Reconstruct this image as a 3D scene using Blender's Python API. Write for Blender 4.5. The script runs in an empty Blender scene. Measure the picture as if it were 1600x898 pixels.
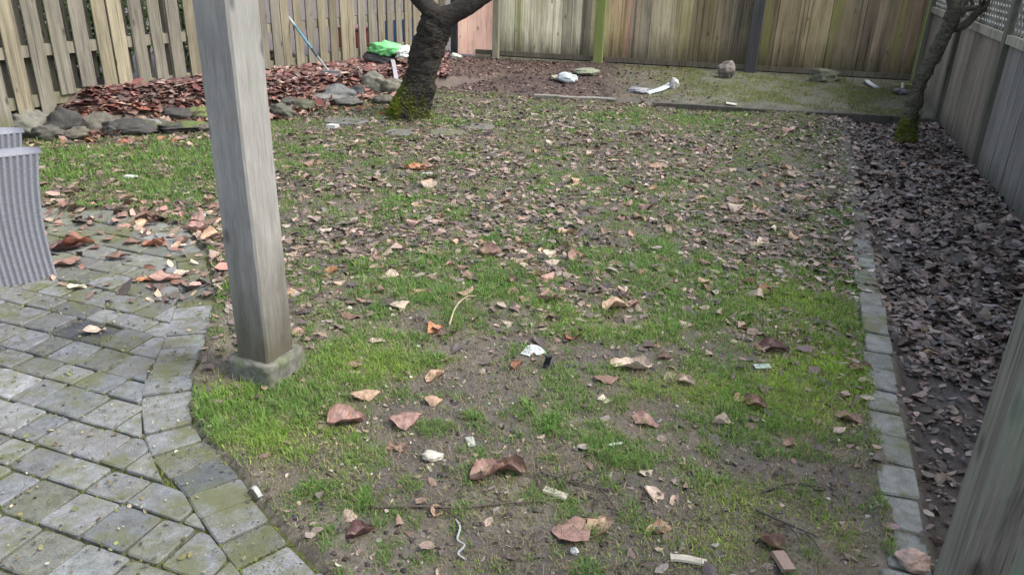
import bpy, bmesh, math, random
import numpy as np
from mathutils import Matrix, Vector

random.seed(7)
rng = np.random.default_rng(7)
R = math.radians
S = bpy.context.scene
COL = S.collection

# ------------------------------------------------------------------ camera
CAM_H, FPX, PITCH, ROLL = 1.5, 1200.0, R(23.6), R(1.7)
cF = np.array([0, math.cos(PITCH), -math.sin(PITCH)])
_r0 = np.array([1.0, 0, 0]); _u0 = np.cross(_r0, cF)
cR = math.cos(ROLL) * _r0 + math.sin(ROLL) * _u0
cU = math.cos(ROLL) * _u0 - math.sin(ROLL) * _r0
cam = bpy.data.objects.new('camera', bpy.data.cameras.new('camera'))
COL.objects.link(cam)
cam.matrix_world = Matrix(((cR[0], cU[0], -cF[0], 0), (cR[1], cU[1], -cF[1], 0),
                           (cR[2], cU[2], -cF[2], CAM_H), (0, 0, 0, 1)))
cam.data.sensor_width = 36.0
cam.data.lens = FPX / 1600 * 36
cam.data.clip_start = 0.02
cam.data.clip_end = 500
S.camera = cam
# ------------------------------------------------------------------ light
SUN_EL, SUN_AZ = R(50), R(104)          # azimuth clockwise from +Y (the far fence)
W = bpy.data.worlds.new('World'); S.world = W; W.use_nodes = True
wn = W.node_tree; bg = wn.nodes['Background']
sky = wn.nodes.new('ShaderNodeTexSky'); sky.sky_type = 'NISHITA'; sky.sun_disc = False
sky.sun_elevation = SUN_EL; sky.sun_rotation = SUN_AZ
sky.air_density = 1.0; sky.dust_density = 4.0; sky.ozone_density = 1.0
hs = wn.nodes.new('ShaderNodeHueSaturation'); hs.inputs['Saturation'].default_value = 0.62
wn.links.new(sky.outputs[0], hs.inputs['Color']); wn.links.new(hs.outputs[0], bg.inputs[0])
bg.inputs[1].default_value = 0.15
sl = bpy.data.lights.new('sun', 'SUN'); sl.energy = 1.05; sl.angle = R(18); sl.color = (1, .99, .98)
so = bpy.data.objects.new('sun', sl); COL.objects.link(so)
sd = Vector((math.sin(SUN_AZ) * math.cos(SUN_EL), math.cos(SUN_AZ) * math.cos(SUN_EL), math.sin(SUN_EL)))
so.rotation_euler = sd.to_track_quat('Z', 'Y').to_euler(); so.location = (0, 0, 8)
S.view_settings.view_transform = 'Standard'; S.view_settings.look = 'None'
S.view_settings.gamma = 1; S.view_settings.use_curve_mapping = False
S.view_settings.exposure = 1.64
S.cycles.max_bounces = 6; S.cycles.diffuse_bounces = 3; S.cycles.glossy_bounces = 2
S.cycles.transmission_bounces = 3; S.cycles.use_denoising = True

# ------------------------------------------------------------------ layout helpers
def at(x, y, z=0.0):
    d = cF * FPX + cR * (x - 800) - cU * (y - 449)
    return np.array([0, 0, CAM_H]) + d * ((z - CAM_H) / d[2])
def at_y(x, y, Y):
    d = cF * FPX + cR * (x - 800) - cU * (y - 449)
    return np.array([0, 0, CAM_H]) + d * (Y / d[1])
YA = R(19.5)
EU = np.array([math.cos(YA), -math.sin(YA)]); EV = np.array([math.sin(YA), math.cos(YA)])
def uv2xy(u, v): return EU * u + EV * v
def sstep(a, b, x):
    t = np.clip((x - a) / (b - a), 0, 1); return t * t * (3 - 2 * t)

_tab = rng.random((256, 256))
def vnoise(x, y, s, o=0):
    x = np.asarray(x, float) * s + 37.3 * o + 1000; y = np.asarray(y, float) * s + 91.7 * o + 1000
    xi = np.floor(x).astype(int); yi = np.floor(y).astype(int); fx = x - xi; fy = y - yi
    fx = fx * fx * (3 - 2 * fx); fy = fy * fy * (3 - 2 * fy)
    T = lambda a, b: _tab[a & 255, b & 255]
    return (T(xi, yi) * (1 - fx) + T(xi + 1, yi) * fx) * (1 - fy) + (T(xi, yi + 1) * (1 - fx) + T(xi + 1, yi + 1) * fx) * fy
def fbm(x, y, s, o=0, n=3):
    r = 0; a = .5; t = 0
    for k in range(n):
        r = r + a * vnoise(x, y, s * 2 ** k, o + k * 5); t += a; a *= .5
    return r / t

def seg_dist(P, a, b):
    """signed side and distance of points P (n,2) to segment ab"""
    a = np.asarray(a)[:2]; b = np.asarray(b)[:2]; d = b - a
    t = np.clip(((P - a) @ d) / (d @ d), 0, 1)
    q = a + t[:, None] * d
    return np.hypot(*(P - q).T), (d[0] * (P[:, 1] - a[1]) - d[1] * (P[:, 0] - a[0]))
def poly_signed(P, line):
    """distance to a polyline, positive on its left"""
    best = np.full(len(P), 1e9); sg = np.zeros(len(P))
    for a, b in zip(line[:-1], line[1:]):
        d, s = seg_dist(P, a, b)
        m = d < best - 1e-9; best[m] = d[m]; sg[m] = np.sign(s[m])
    return best * sg
def in_poly(P, poly):
    x, y = P[:, 0], P[:, 1]; c = np.zeros(len(P), bool); n = len(poly); j = n - 1
    for i in range(n):
        xi, yi = poly[i]; xj, yj = poly[j]
        m = ((yi > y) != (yj > y)); dy = (yj - yi) if yj != yi else 1e-9
        c ^= m & (x < (xj - xi) * (y - yi) / dy + xi); j = i
    return c

# outlines on the ground (metres)
EDGE_P = [(0.45, -1.2), (0.10, 0.60), (-.20, 1.22), (-.43, 1.50), (-.60, 1.67), (-.72, 1.80), (-.86, 1.98), (-1.00, 2.10), (-1.085, 2.23),
          (-1.15, 2.37), (-1.20, 2.50), (-1.26, 2.80), (-1.38, 3.25), (-1.60, 3.75), (-1.92, 4.18), (-2.35, 4.42),
          (-2.9, 4.42), (-3.6, 4.15), (-4.6, 3.6)]
PATIO = EDGE_P + [(-5.2, -1.5)]
ROCKS_LINE = [(-7.5, 5.2), (-4.7, 6.0), (-3.96, 6.25), (-3.5, 6.45), (-2.9, 7.05), (-2.3, 7.35), (-1.95, 8.15), (-1.45, 8.65), (-1.15, 8.95)]
FL0 = at(0, 155, .33)[:2]; FL1 = at(700, 80, .10)[:2]
BF0 = at(775, 88, .10)[:2]; BF1 = at(1428, 127, .10)[:2]
TE_A = at(835, 152)[:2]; TE_B = at(1466, 192)[:2]
KU = 0.575                                    # mulch side of the edging row (u)
RFU = 1.50                                    # right fence (u)
fdir = (FL1 - FL0) / np.hypot(*(FL1 - FL0))

def zones(P):
    u = P @ EU; v = P @ EV
    pat = poly_signed(P, EDGE_P); pat = np.where(in_poly(P, PATIO), -np.abs(pat), np.abs(pat))
    bed = poly_signed(P, ROCKS_LINE)           # >0 behind the stones
    dT = (TE_B - TE_A) / np.hypot(*(TE_B - TE_A)); nT = np.array([-dT[1], dT[0]])
    back = (P - TE_A) @ nT
    return u, v, pat, bed, back
def G(P, fine=True):
    P = np.atleast_2d(np.asarray(P, float))[:, :2]
    u, v, pat, bed, back = zones(P); x, y = P.T
    amp = sstep(0, .5, pat)
    z = (fbm(x, y, .9, 1, 2) - .5) * .05 * amp
    if fine:
        z += ((fbm(x, y, 7, 3, 3) - .5) * .026 + (vnoise(x, y, 34, 9) - .5) * .006) * sstep(0, .12, pat)
    # patio subgrade
    z = np.where(pat < 0, -.03 + 0 * z, z + .010 * (1 - sstep(0, .1, pat)) + .004 * (vnoise(x, y, 14, 77) - .5))
    z = z + .020 * np.exp(-((u - (KU - .128)) / .022) ** 2) * sstep(.3, .7, fbm(x, y, 6, 88, 2)) * (v < 7.4)
    # right mulch bed a little lower than the edging
    m = sstep(KU - .01, KU + .03, u)
    z = z * (1 - .3 * m) - m * (.055 - .05 * sstep(KU + .3, RFU, u))
    # raised bed behind stones at the left
    s = (P - FL0) @ fdir
    hb = .33 - .23 * np.clip(s / np.hypot(*(FL1 - FL0)), 0, 1)
    b = sstep(-.03, .30, bed) * (x < 1)
    hb2 = hb * (1 - sstep(-1.3, -.4, x)) + .08 * sstep(-1.3, -.4, x)
    z = z * (1 - .5 * b) + b * hb2
    # back bed
    k = np.where(x > 1.0, sstep(.03, .07, back), sstep(0, 1.3, back)) * (1 - b)
    z = z + k * (.05 + .05 * sstep(.1, 1.6, back))
    return z
def g1(x, y): return float(G([(x, y)])[0])
def on_ground(px, py):
    z = 0.0
    for _ in range(12):
        p = at(px, py, z); z = .5 * z + .5 * g1(p[0], p[1])
    p = at(px, py, z); return np.array([p[0], p[1], g1(p[0], p[1])])

# where the lawn is grassy, bare or mossy: patches as centre, half-axes and strength
def blob_field(P, blobs):
    f = np.zeros(len(P))
    for px, py, rx, ry, a_ in blobs:
        c = at(px, py)[:2]; ex_ = np.hypot(*(at(px + rx, py)[:2] - c)); ey_ = .5 * (np.hypot(*(at(px, py - ry)[:2] - c)) + np.hypot(*(at(px, py + ry)[:2] - c)))
        dv = c / np.hypot(*c); pv_ = np.array([dv[1], -dv[0]]); q = P - c
        f += a_ * np.exp(-((q @ pv_ / ex_) ** 2 + (q @ dv / ey_) ** 2))
    return f
GRASS = [(420, 690, 60, 40, .5), (500, 615, 110, 35, .85), (335, 625, 35, 30, .9), (610, 570, 80, 30, .7), (510, 765, 70, 35, .75), (640, 540, 100, 30, .5), (590, 450, 90, 40, .6),
         (690, 430, 120, 40, .9), (860, 640, 35, 38, 1.1), (955, 700, 60, 28, 1.2), (885, 790, 32, 36, 1.3), (1005, 605, 55, 35, .9), (1150, 470, 120, 40, .8),
         (1270, 590, 70, 50, .5), (1140, 590, 60, 35, .6), (560, 700, 60, 28, .6), (1130, 720, 50, 30, .4), (200, 245, 150, 22, 1.2), (120, 265, 70, 16, 1.0), (250, 300, 110, 26, .9),
         (320, 260, 40, 40, .8), (800, 395, 150, 30, .5), (1030, 420, 150, 40, .6), (1000, 500, 80, 30, .6), (480, 420, 40, 30, .6), (760, 480, 80, 25, .5), (620, 330, 100, 25, .4),
         (950, 300, 200, 30, .25), (560, 240, 120, 20, .4), (1200, 380, 80, 30, .5), (1000, 180, 140, 10, .5), (1300, 470, 40, 40, .5)]
BARE = [(700, 600, 80, 24, 1.0), (650, 770, 60, 40, .8), (740, 690, 70, 40, 1.0), (780, 800, 130, 50, .8), (1000, 770, 90, 45, 1.1), (640, 860, 130, 45, .8), (960, 870, 120, 30, 1.0), (490, 850, 60, 50, .9),
        (1200, 730, 80, 35, .8), (520, 380, 60, 35, .8), (440, 330, 60, 40, .5), (1100, 240, 180, 40, .6), (660, 210, 90, 16, .9), (780, 165, 100, 14, .6), (1320, 250, 50, 40, .8),
        (1330, 740, 40, 60, .5), (590, 650, 60, 20, .4), (200, 330, 130, 12, .9), (960, 545, 60, 16, .6), (740, 540, 50, 18, .6), (1140, 350, 120, 25, .4), (700, 340, 90, 20, .4)]
MOSS = [(1275, 590, 80, 56, 2.0), (1250, 470, 110, 40, .9), (430, 690, 85, 38, .8), (1140, 770, 110, 55, .6), (1130, 850, 90, 40, .6), (560, 565, 90, 40, .7), (560, 700, 60, 50, .4), (1320, 830, 50, 40, .5),
        (930, 500, 120, 35, .5), (1090, 600, 60, 30, .7), (360, 610, 40, 35, .7), (1010, 600, 60, 30, .5), (700, 880, 90, 25, .35), (640, 580, 60, 30, .4)]
# ------------------------------------------------------------------ object helpers
def mesh_obj(name, verts, faces, mat=None, parent=None, smooth=False, colors=None):
    me = bpy.data.meshes.new(name)
    me.from_pydata([tuple(map(float, v)) for v in verts], [], faces); me.update()
    if smooth: me.polygons.foreach_set('use_smooth', [True] * len(me.polygons))
    if colors is not None:
        a = me.color_attributes.new('tint', 'FLOAT_COLOR', 'POINT'); a.data.foreach_set('color', np.asarray(colors, np.float32).ravel())
    if mat: me.materials.append(mat)
    o = bpy.data.objects.new(name, me); COL.objects.link(o)
    if parent: o.parent = parent
    return o
def fast_mesh(name, V, Fq, mat, colors=None, smooth=False):
    """V (n,3), Fq (m,k) uniform faces"""
    me = bpy.data.meshes.new(name); m, k = Fq.shape
    me.vertices.add(len(V)); me.vertices.foreach_set('co', V.astype(np.float32).ravel())
    me.loops.add(m * k); me.loops.foreach_set('vertex_index', Fq.astype(np.int32).ravel())
    me.polygons.add(m); me.polygons.foreach_set('loop_start', (np.arange(m) * k).astype(np.int32))
    me.polygons.foreach_set('loop_total', np.full(m, k, np.int32))
    if smooth: me.polygons.foreach_set('use_smooth', np.ones(m, bool))
    me.update(calc_edges=True)
    if colors is not None:
        a = me.color_attributes.new('tint', 'FLOAT_COLOR', 'POINT')
        c = np.ones((len(V), 4), np.float32); c[:, :colors.shape[1]] = colors; a.data.foreach_set('color', c.ravel())
    me.materials.append(mat)
    o = bpy.data.objects.new(name, me); COL.objects.link(o); return o
def bm_obj(name, bm, mat, parent=None, smooth=False):
    me = bpy.data.meshes.new(name); bm.to_mesh(me); bm.free()
    if smooth: me.polygons.foreach_set('use_smooth', [True] * len(me.polygons))
    if mat: me.materials.append(mat)
    o = bpy.data.objects.new(name, me); COL.objects.link(o)
    if parent: o.parent = parent
    return o
def tag(o, label=None, cat=None, group=None, kind=None):
    if label: o['label'] = label
    if cat: o['category'] = cat
    if group: o['group'] = group
    if kind: o['kind'] = kind
    return o
def empty(name, loc, rz=0.0):
    o = bpy.data.objects.new(name, None); COL.objects.link(o)
    o.location = loc; o.rotation_euler = (0, 0, rz); o.empty_display_size = .1
    return o
class MB:
    """collects boxes and tubes with a tint per piece"""
    def __init__(s): s.v = []; s.f = []; s.c = []
    def add(s, V, F, c=(1, 1, 1)):
        n = len(s.v); s.v += [tuple(p) for p in V]; s.f += [tuple(i + n for i in f) for f in F]; s.c += [tuple(c) + (1,)] * len(V)
    def box(s, x0, x1, y0, y1, z0, z1, c=(1, 1, 1), j=0.0, b=.003, M=None):
        """box with chamfered vertical edges; j = jitter of the corners"""
        b = min(b, abs(x1 - x0) * .3, abs(y1 - y0) * .3)
        ring = [(x0 + b, y0), (x1 - b, y0), (x1, y0 + b), (x1, y1 - b), (x1 - b, y1), (x0 + b, y1), (x0, y1 - b), (x0, y0 + b)]
        jz = [random.uniform(-j, j) for _ in range(2)]; jx = [random.uniform(-j, j) for _ in range(2)]
        V = [(x + jx[0], y, z0 + jz[0]) for x, y in ring] + [(x + jx[1], y, z1 + jz[1]) for x, y in ring]
        F = [tuple(range(7, -1, -1)), tuple(range(8, 16))] + [(i, (i + 1) % 8, 8 + (i + 1) % 8, 8 + i) for i in range(8)]
        if M is not None: V = [tuple(M @ Vector(p)) for p in V]
        s.add(V, F, c)
    def bar(s, a, b, w, h, c=(1, 1, 1), ch=.003):
        a = Vector(a); b = Vector(b); d = b - a; L = d.length
        q = d.to_track_quat('Z', 'Y').to_matrix().to_4x4()
        s.box(-w / 2, w / 2, -h / 2, h / 2, 0, L, c, 0, ch, Matrix.Translation(a) @ q)
    def tube(s, pts, rad, seg=10, c=(1, 1, 1), rough=0.0, sd=0, cap=True):
        V, F = tube(pts, rad, seg, rough, sd, cap); s.add(V, F, c)
    def build(s, name, mat, parent=None, smooth=False):
        return mesh_obj(name, s.v, s.f, mat, parent, smooth, s.c)
def tube(pts, rad, seg=10, rough=0.0, sd=0, cap=True):
    pts = [Vector(p) for p in pts]; V = []; F = []; n = len(pts)
    ref = Vector((0.31, 0.9, 0.2))
    rr = np.random.default_rng(sd)
    for i, p in enumerate(pts):
        t = (pts[min(i + 1, n - 1)] - pts[max(i - 1, 0)]).normalized()
        a = t.cross(ref); a = a.normalized() if a.length > .05 else t.orthogonal().normalized()
        b = t.cross(a)
        for k in range(seg):
            an = 2 * math.pi * k / seg
            q = rad[i] * (1 + rough * (rr.random() - .5) * 2)
            V.append(p + (a * math.cos(an) + b * math.sin(an)) * q)
    for i in range(n - 1):
        for k in range(seg):
            F.append((i * seg + k, i * seg + (k + 1) % seg, (i + 1) * seg + (k + 1) % seg, (i + 1) * seg + k))
    if cap:
        F.append(tuple(range(seg - 1, -1, -1))); F.append(tuple((n - 1) * seg + k for k in range(seg)))
    return V, F
def smooth_path(pts, rad, m=6):
    """Catmull-Rom resample"""
    P = [np.array(p, float) for p in pts]; Q = [P[0] * 2 - P[1]] + P + [P[-1] * 2 - P[-2]]; out = []; ro = []
    for i in range(len(P) - 1):
        a, b, c, d = Q[i:i + 4]
        for k in range(m):
            t = k / m
            out.append(.5 * (2 * b + (c - a) * t + (2 * a - 5 * b + 4 * c - d) * t * t + (3 * b - a - 3 * c + d) * t ** 3)); ro.append(rad[i] * (1 - t) + rad[i + 1] * t)
    out.append(P[-1]); ro.append(rad[-1]); return out, ro

# ------------------------------------------------------------------ materials
def newmat(name):
    m = bpy.data.materials.new(name); m.use_nodes = True
    nt = m.node_tree; return m, nt, nt.nodes['Principled BSDF'], nt.nodes, nt.links
def N(nt, t, **k):
    n = nt.nodes.new(t)
    for a, b in k.items():
        if a.startswith('i_'): n.inputs[a[2:]].default_value = b
        else: setattr(n, a, b)
    return n
def mixrgb(nt, blend, fac, a, b):
    n = nt.nodes.new('ShaderNodeMix'); n.data_type = 'RGBA'; n.blend_type = blend; n.clamp_factor = True
    for sock, val in ((n.inputs[0], fac), (n.inputs[6], a), (n.inputs[7], b)):
        if isinstance(val, bpy.types.NodeSocket): nt.links.new(val, sock)
        elif isinstance(val, (int, float)): sock.default_value = val
        else: sock.default_value = tuple(val)[:3] + (1,)
    return n.outputs[2]
def ramp(nt, src, stops):
    r = nt.nodes.new('ShaderNodeValToRGB'); nt.links.new(src, r.inputs[0]); e = r.color_ramp.elements
    while len(e) < len(stops): e.new(.5)
    for el, (p, c) in zip(e, stops):
        el.position = p; el.color = (c, c, c, 1) if isinstance(c, (int, float)) else tuple(c) + (1,)
    return r.outputs[0]
def coords(nt, scale, rot=None, obj=True):
    tc = nt.nodes.new('ShaderNodeTexCoord'); mp = nt.nodes.new('ShaderNodeMapping')
    mp.inputs['Scale'].default_value = scale
    nt.links.new(tc.outputs['Object'], mp.inputs[0]); return mp.outputs[0]
def noise(nt, vec, scale, detail=4, rough=.6, dist=0):
    n = nt.nodes.new('ShaderNodeTexNoise'); n.inputs['Scale'].default_value = scale; n.inputs['Detail'].default_value = detail
    n.inputs['Roughness'].default_value = rough; n.inputs['Distortion'].default_value = dist
    nt.links.new(vec, n.inputs['Vector']); return n.outputs[0]
def bump(nt, h, strength, dist, bs):
    b = nt.nodes.new('ShaderNodeBump'); b.inputs['Strength'].default_value = strength; b.inputs['Distance'].default_value = dist
    nt.links.new(h, b.inputs['Height']); nt.links.new(b.outputs[0], bs.inputs['Normal'])
def math_(nt, op, a, b=None):
    n = nt.nodes.new('ShaderNodeMath'); n.operation = op
    for i, val in enumerate((a, b)):
        if val is None: continue
        if isinstance(val, bpy.types.NodeSocket): nt.links.new(val, n.inputs[i])
        else: n.inputs[i].default_value = val
    return n.outputs[0]
def tint(nt): 
    a = nt.nodes.new('ShaderNodeVertexColor'); a.layer_name = 'tint'; return a.outputs[0]

def wood(name, grain=(40, 40, 1.6), streak=.55, moss=None, foot=None, contrast=1.0, rough=.85, b=.5, axis=2, soft=0.0):
    """weathered timber: tint x grain, optional moss colour with amount, optional algae stain near the foot"""
    m, nt, bs, nd, lk = newmat(name)
    v = coords(nt, grain)
    g = noise(nt, v, 1.0, 6, .65, .6)
    gr = ramp(nt, g, [(.25, 1 - streak * contrast), (.5, .9), (.75, 1.12)])
    c = mixrgb(nt, 'MULTIPLY', 1.0, tint(nt), gr)
    gf_ = noise(nt, coords(nt, tuple(a * 5 for a in grain)), 1.0, 4, .7)
    c = mixrgb(nt, 'MULTIPLY', 1.0, c, ramp(nt, gf_, [(.3, .74 + .18 * soft), (.7, 1.18 - .1 * soft)]))
    ck = noise(nt, coords(nt, tuple(a * 4.2 for a in grain[:2]) + (grain[2] * 1.1,)), 1.0, 2, .5, .3)
    c = mixrgb(nt, 'MULTIPLY', 1.0, c, ramp(nt, ck, [(.30, .40 + .5 * soft), (.36, 1.0)]))
    vo = nt.nodes.new('ShaderNodeTexVoronoi'); vo.inputs['Scale'].default_value = 1.0; lk.new(coords(nt, (7, 7, 3.2)), vo.inputs['Vector'])
    c = mixrgb(nt, 'MULTIPLY', 1.0, c, ramp(nt, vo.outputs['Distance'], [(.05, .42), (.13, 1.0)]))
    v2 = coords(nt, (1.2, 1.2, .6)); n2 = noise(nt, v2, 2.2, 5, .65)
    c = mixrgb(nt, 'MULTIPLY', 1.0, c, ramp(nt, n2, [(.3, .72), (.7, 1.15)]))
    if moss:
        col, lo, hi, sc = moss
        v3 = coords(nt, sc); n3 = noise(nt, v3, 1.0, 5, .7)
        c = mixrgb(nt, 'MIX', ramp(nt, n3, [(lo, 0.0), (hi, .85)]), c, col)
    if foot:
        col, z0, z1 = foot
        tc = nt.nodes.new('ShaderNodeTexCoord'); sp = nt.nodes.new('ShaderNodeSeparateXYZ'); lk.new(tc.outputs['Object'], sp.inputs[0])
        n4 = noise(nt, coords(nt, (14, 14, 2.5)), 1.0, 5, .7)
        h = math_(nt, 'ADD', sp.outputs[2], math_(nt, 'MULTIPLY', math_(nt, 'SUBTRACT', n4, .5), (z1 - z0) * 1.6))
        mr = nt.nodes.new('ShaderNodeMapRange'); mr.inputs[1].default_value = z0; mr.inputs[2].default_value = z1
        mr.inputs[3].default_value = .85; mr.inputs[4].default_value = 0; lk.new(h, mr.inputs[0])
        c = mixrgb(nt, 'MIX', mr.outputs[0], c, col)
    lk.new(c, bs.inputs['Base Color']); bs.inputs['Roughness'].default_value = rough
    bs.inputs['Specular IOR Level'].default_value = .25
    bump(nt, g, b, .004, bs)
    return m
def tinted(name, rough=.7, var=.3, sc=60, transl=0.0, spec=.2, bmp=0):
    m, nt, bs, nd, lk = newmat(name)
    c = tint(nt)
    if var:
        n = noise(nt, coords(nt, (1, 1, 1)), sc, 3)
        c = mixrgb(nt, 'MULTIPLY', 1.0, c, ramp(nt, n, [(.3, 1 - var), (.7, 1 + var * .6)]))
        if bmp: bump(nt, n, bmp, .004, bs)
    lk.new(c, bs.inputs['Base Color']); bs.inputs['Roughness'].default_value = rough; bs.inputs['Specular IOR Level'].default_value = spec
    if transl:
        t = nt.nodes.new('ShaderNodeBsdfTranslucent'); lk.new(c, t.inputs[0])
        mx = nt.nodes.new('ShaderNodeMixShader'); mx.inputs[0].default_value = transl
        lk.new(bs.outputs[0], mx.inputs[1]); lk.new(t.outputs[0], mx.inputs[2]); lk.new(mx.outputs[0], nd['Material Output'].inputs[0])
    return m
def objcol(name, rough=.6, var=.35, sc=45, moss=None, bmp=.4, dist=.003, spec=.3, transl=0):
    """colour from the object's own colour; its alpha is the amount of moss"""
    m, nt, bs, nd, lk = newmat(name)
    oi = nt.nodes.new('ShaderNodeObjectInfo')
    v = coords(nt, (1, 1, 1)); n = noise(nt, v, sc, 5, .65)
    c = mixrgb(nt, 'MULTIPLY', 1.0, oi.outputs['Color'], ramp(nt, n, [(.3, 1 - var), (.7, 1 + var * .7)]))
    if moss:
        n2 = noise(nt, v, 9, 5, .7)
        ge = nt.nodes.new('ShaderNodeNewGeometry'); sp = nt.nodes.new('ShaderNodeSeparateXYZ'); lk.new(ge.outputs['Normal'], sp.inputs[0])
        f = math_(nt, 'ADD', math_(nt, 'ADD', n2, math_(nt, 'MULTIPLY', sp.outputs[2], .25)), math_(nt, 'SUBTRACT', oi.outputs['Alpha'], 1.0))
        c = mixrgb(nt, 'MIX', ramp(nt, f, [(.42, 0.0), (.55, .9)]), c, moss)
    lk.new(c, bs.inputs['Base Color']); bs.inputs['Roughness'].default_value = rough; bs.inputs['Specular IOR Level'].default_value = spec
    if bmp: bump(nt, n, bmp, dist, bs)
    if transl:
        t = nt.nodes.new('ShaderNodeBsdfTranslucent'); lk.new(c, t.inputs[0])
        mx = nt.nodes.new('ShaderNodeMixShader'); mx.inputs[0].default_value = transl
        lk.new(bs.outputs[0], mx.inputs[1]); lk.new(t.outputs[0], mx.inputs[2]); lk.new(mx.outputs[0], nd['Material Output'].inputs[0])
    return m
def soil():
    m, nt, bs, nd, lk = newmat('soil')
    v = coords(nt, (1, 1, 1)); n1 = noise(nt, v, 9, 8, .7); n2 = noise(nt, v, 90, 6, .7); n3 = noise(nt, v, 2.3, 4, .6)
    c = mixrgb(nt, 'MULTIPLY', 1.0, tint(nt), ramp(nt, n1, [(.3, .55), (.55, 1.0), (.75, 1.35)]))
    c = mixrgb(nt, 'MULTIPLY', 1.0, c, ramp(nt, n2, [(.3, .55), (.7, 1.35)]))
    c = mixrgb(nt, 'MIX', ramp(nt, n3, [(.5, 0.0), (.72, .35)]), c, (.11, .085, .05))
    lk.new(c, bs.inputs['Base Color']); bs.inputs['Roughness'].default_value = .55; bs.inputs['Specular IOR Level'].default_value = .4
    bump(nt, math_(nt, 'ADD', n2, math_(nt, 'MULTIPLY', n1, 1.5)), .8, .008, bs)
    return m
def paver_mat(name):
    m, nt, bs, nd, lk = newmat(name)
    ge = nt.nodes.new('ShaderNodeNewGeometry'); v = ge.outputs['Position']; n1 = noise(nt, v, 230, 4, .8); n2 = noise(nt, v, 8, 6, .7); n3 = noise(nt, v, 25, 4, .6)
    n5 = noise(nt, v, 2.0, 3, .6)
    c = mixrgb(nt, 'MULTIPLY', 1.0, tint(nt), ramp(nt, n1, [(.3, .5), (.5, 1.0), (.72, 1.7)]))
    c = mixrgb(nt, 'MULTIPLY', 1.0, c, ramp(nt, n3, [(.3, .66), (.7, 1.18)]))
    n6 = noise(nt, v, 3.1, 6, .7)
    c = mixrgb(nt, 'MIX', ramp(nt, n6, [(.5, 0.0), (.68, .6)]), c, (.092, .084, .068))
    mo = math_(nt, 'ADD', math_(nt, 'MULTIPLY', n2, .6), math_(nt, 'MULTIPLY', n5, .4))
    c = mixrgb(nt, 'MIX', ramp(nt, mo, [(.48, 0.0), (.60, .8)]), c, (.085, .090, .034))
    lk.new(c, bs.inputs['Base Color']); bs.inputs['Roughness'].default_value = .8; bs.inputs['Specular IOR Level'].default_value = .3
    bump(nt, n1, .6, .002, bs); return m
def bark(name, base, moss, lo, hi, zmoss, zc=0.0):
    m, nt, bs, nd, lk = newmat(name)
    v = coords(nt, (1, 1, .8)); n1 = noise(nt, coords(nt, (14, 14, 34)), 1, 6, .7, .8); n2 = noise(nt, v, 6, 5, .7); n3 = noise(nt, v, 60, 4, .7)
    c = mixrgb(nt, 'MULTIPLY', 1.0, base, ramp(nt, n1, [(.3, .5), (.6, 1.1), (.8, 1.7)]))
    tc = nt.nodes.new('ShaderNodeTexCoord'); sp = nt.nodes.new('ShaderNodeSeparateXYZ'); lk.new(tc.outputs['Object'], sp.inputs[0])
    # moss sits round the foot, thickest on the weather side
    f = math_(nt, 'SUBTRACT', n2, math_(nt, 'MULTIPLY', math_(nt, 'ABSOLUTE', math_(nt, 'SUBTRACT', sp.outputs[2], zc)), zmoss))
    f = math_(nt, 'ADD', f, math_(nt, 'MULTIPLY', sp.outputs[0], -.9))
    mc = mixrgb(nt, 'MIX', n3, tuple(a * .5 for a in moss), tuple(a * 1.35 for a in moss))
    c = mixrgb(nt, 'MIX', ramp(nt, f, [(lo, 0.0), (hi, 1.0)]), c, mc)
    lk.new(c, bs.inputs['Base Color']); bs.inputs['Roughness'].default_value = .85; bs.inputs['Specular IOR Level'].default_value = .2
    bump(nt, math_(nt, 'ADD', n1, math_(nt, 'MULTIPLY', n3, .6)), 1.0, .05, bs); return m

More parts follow.
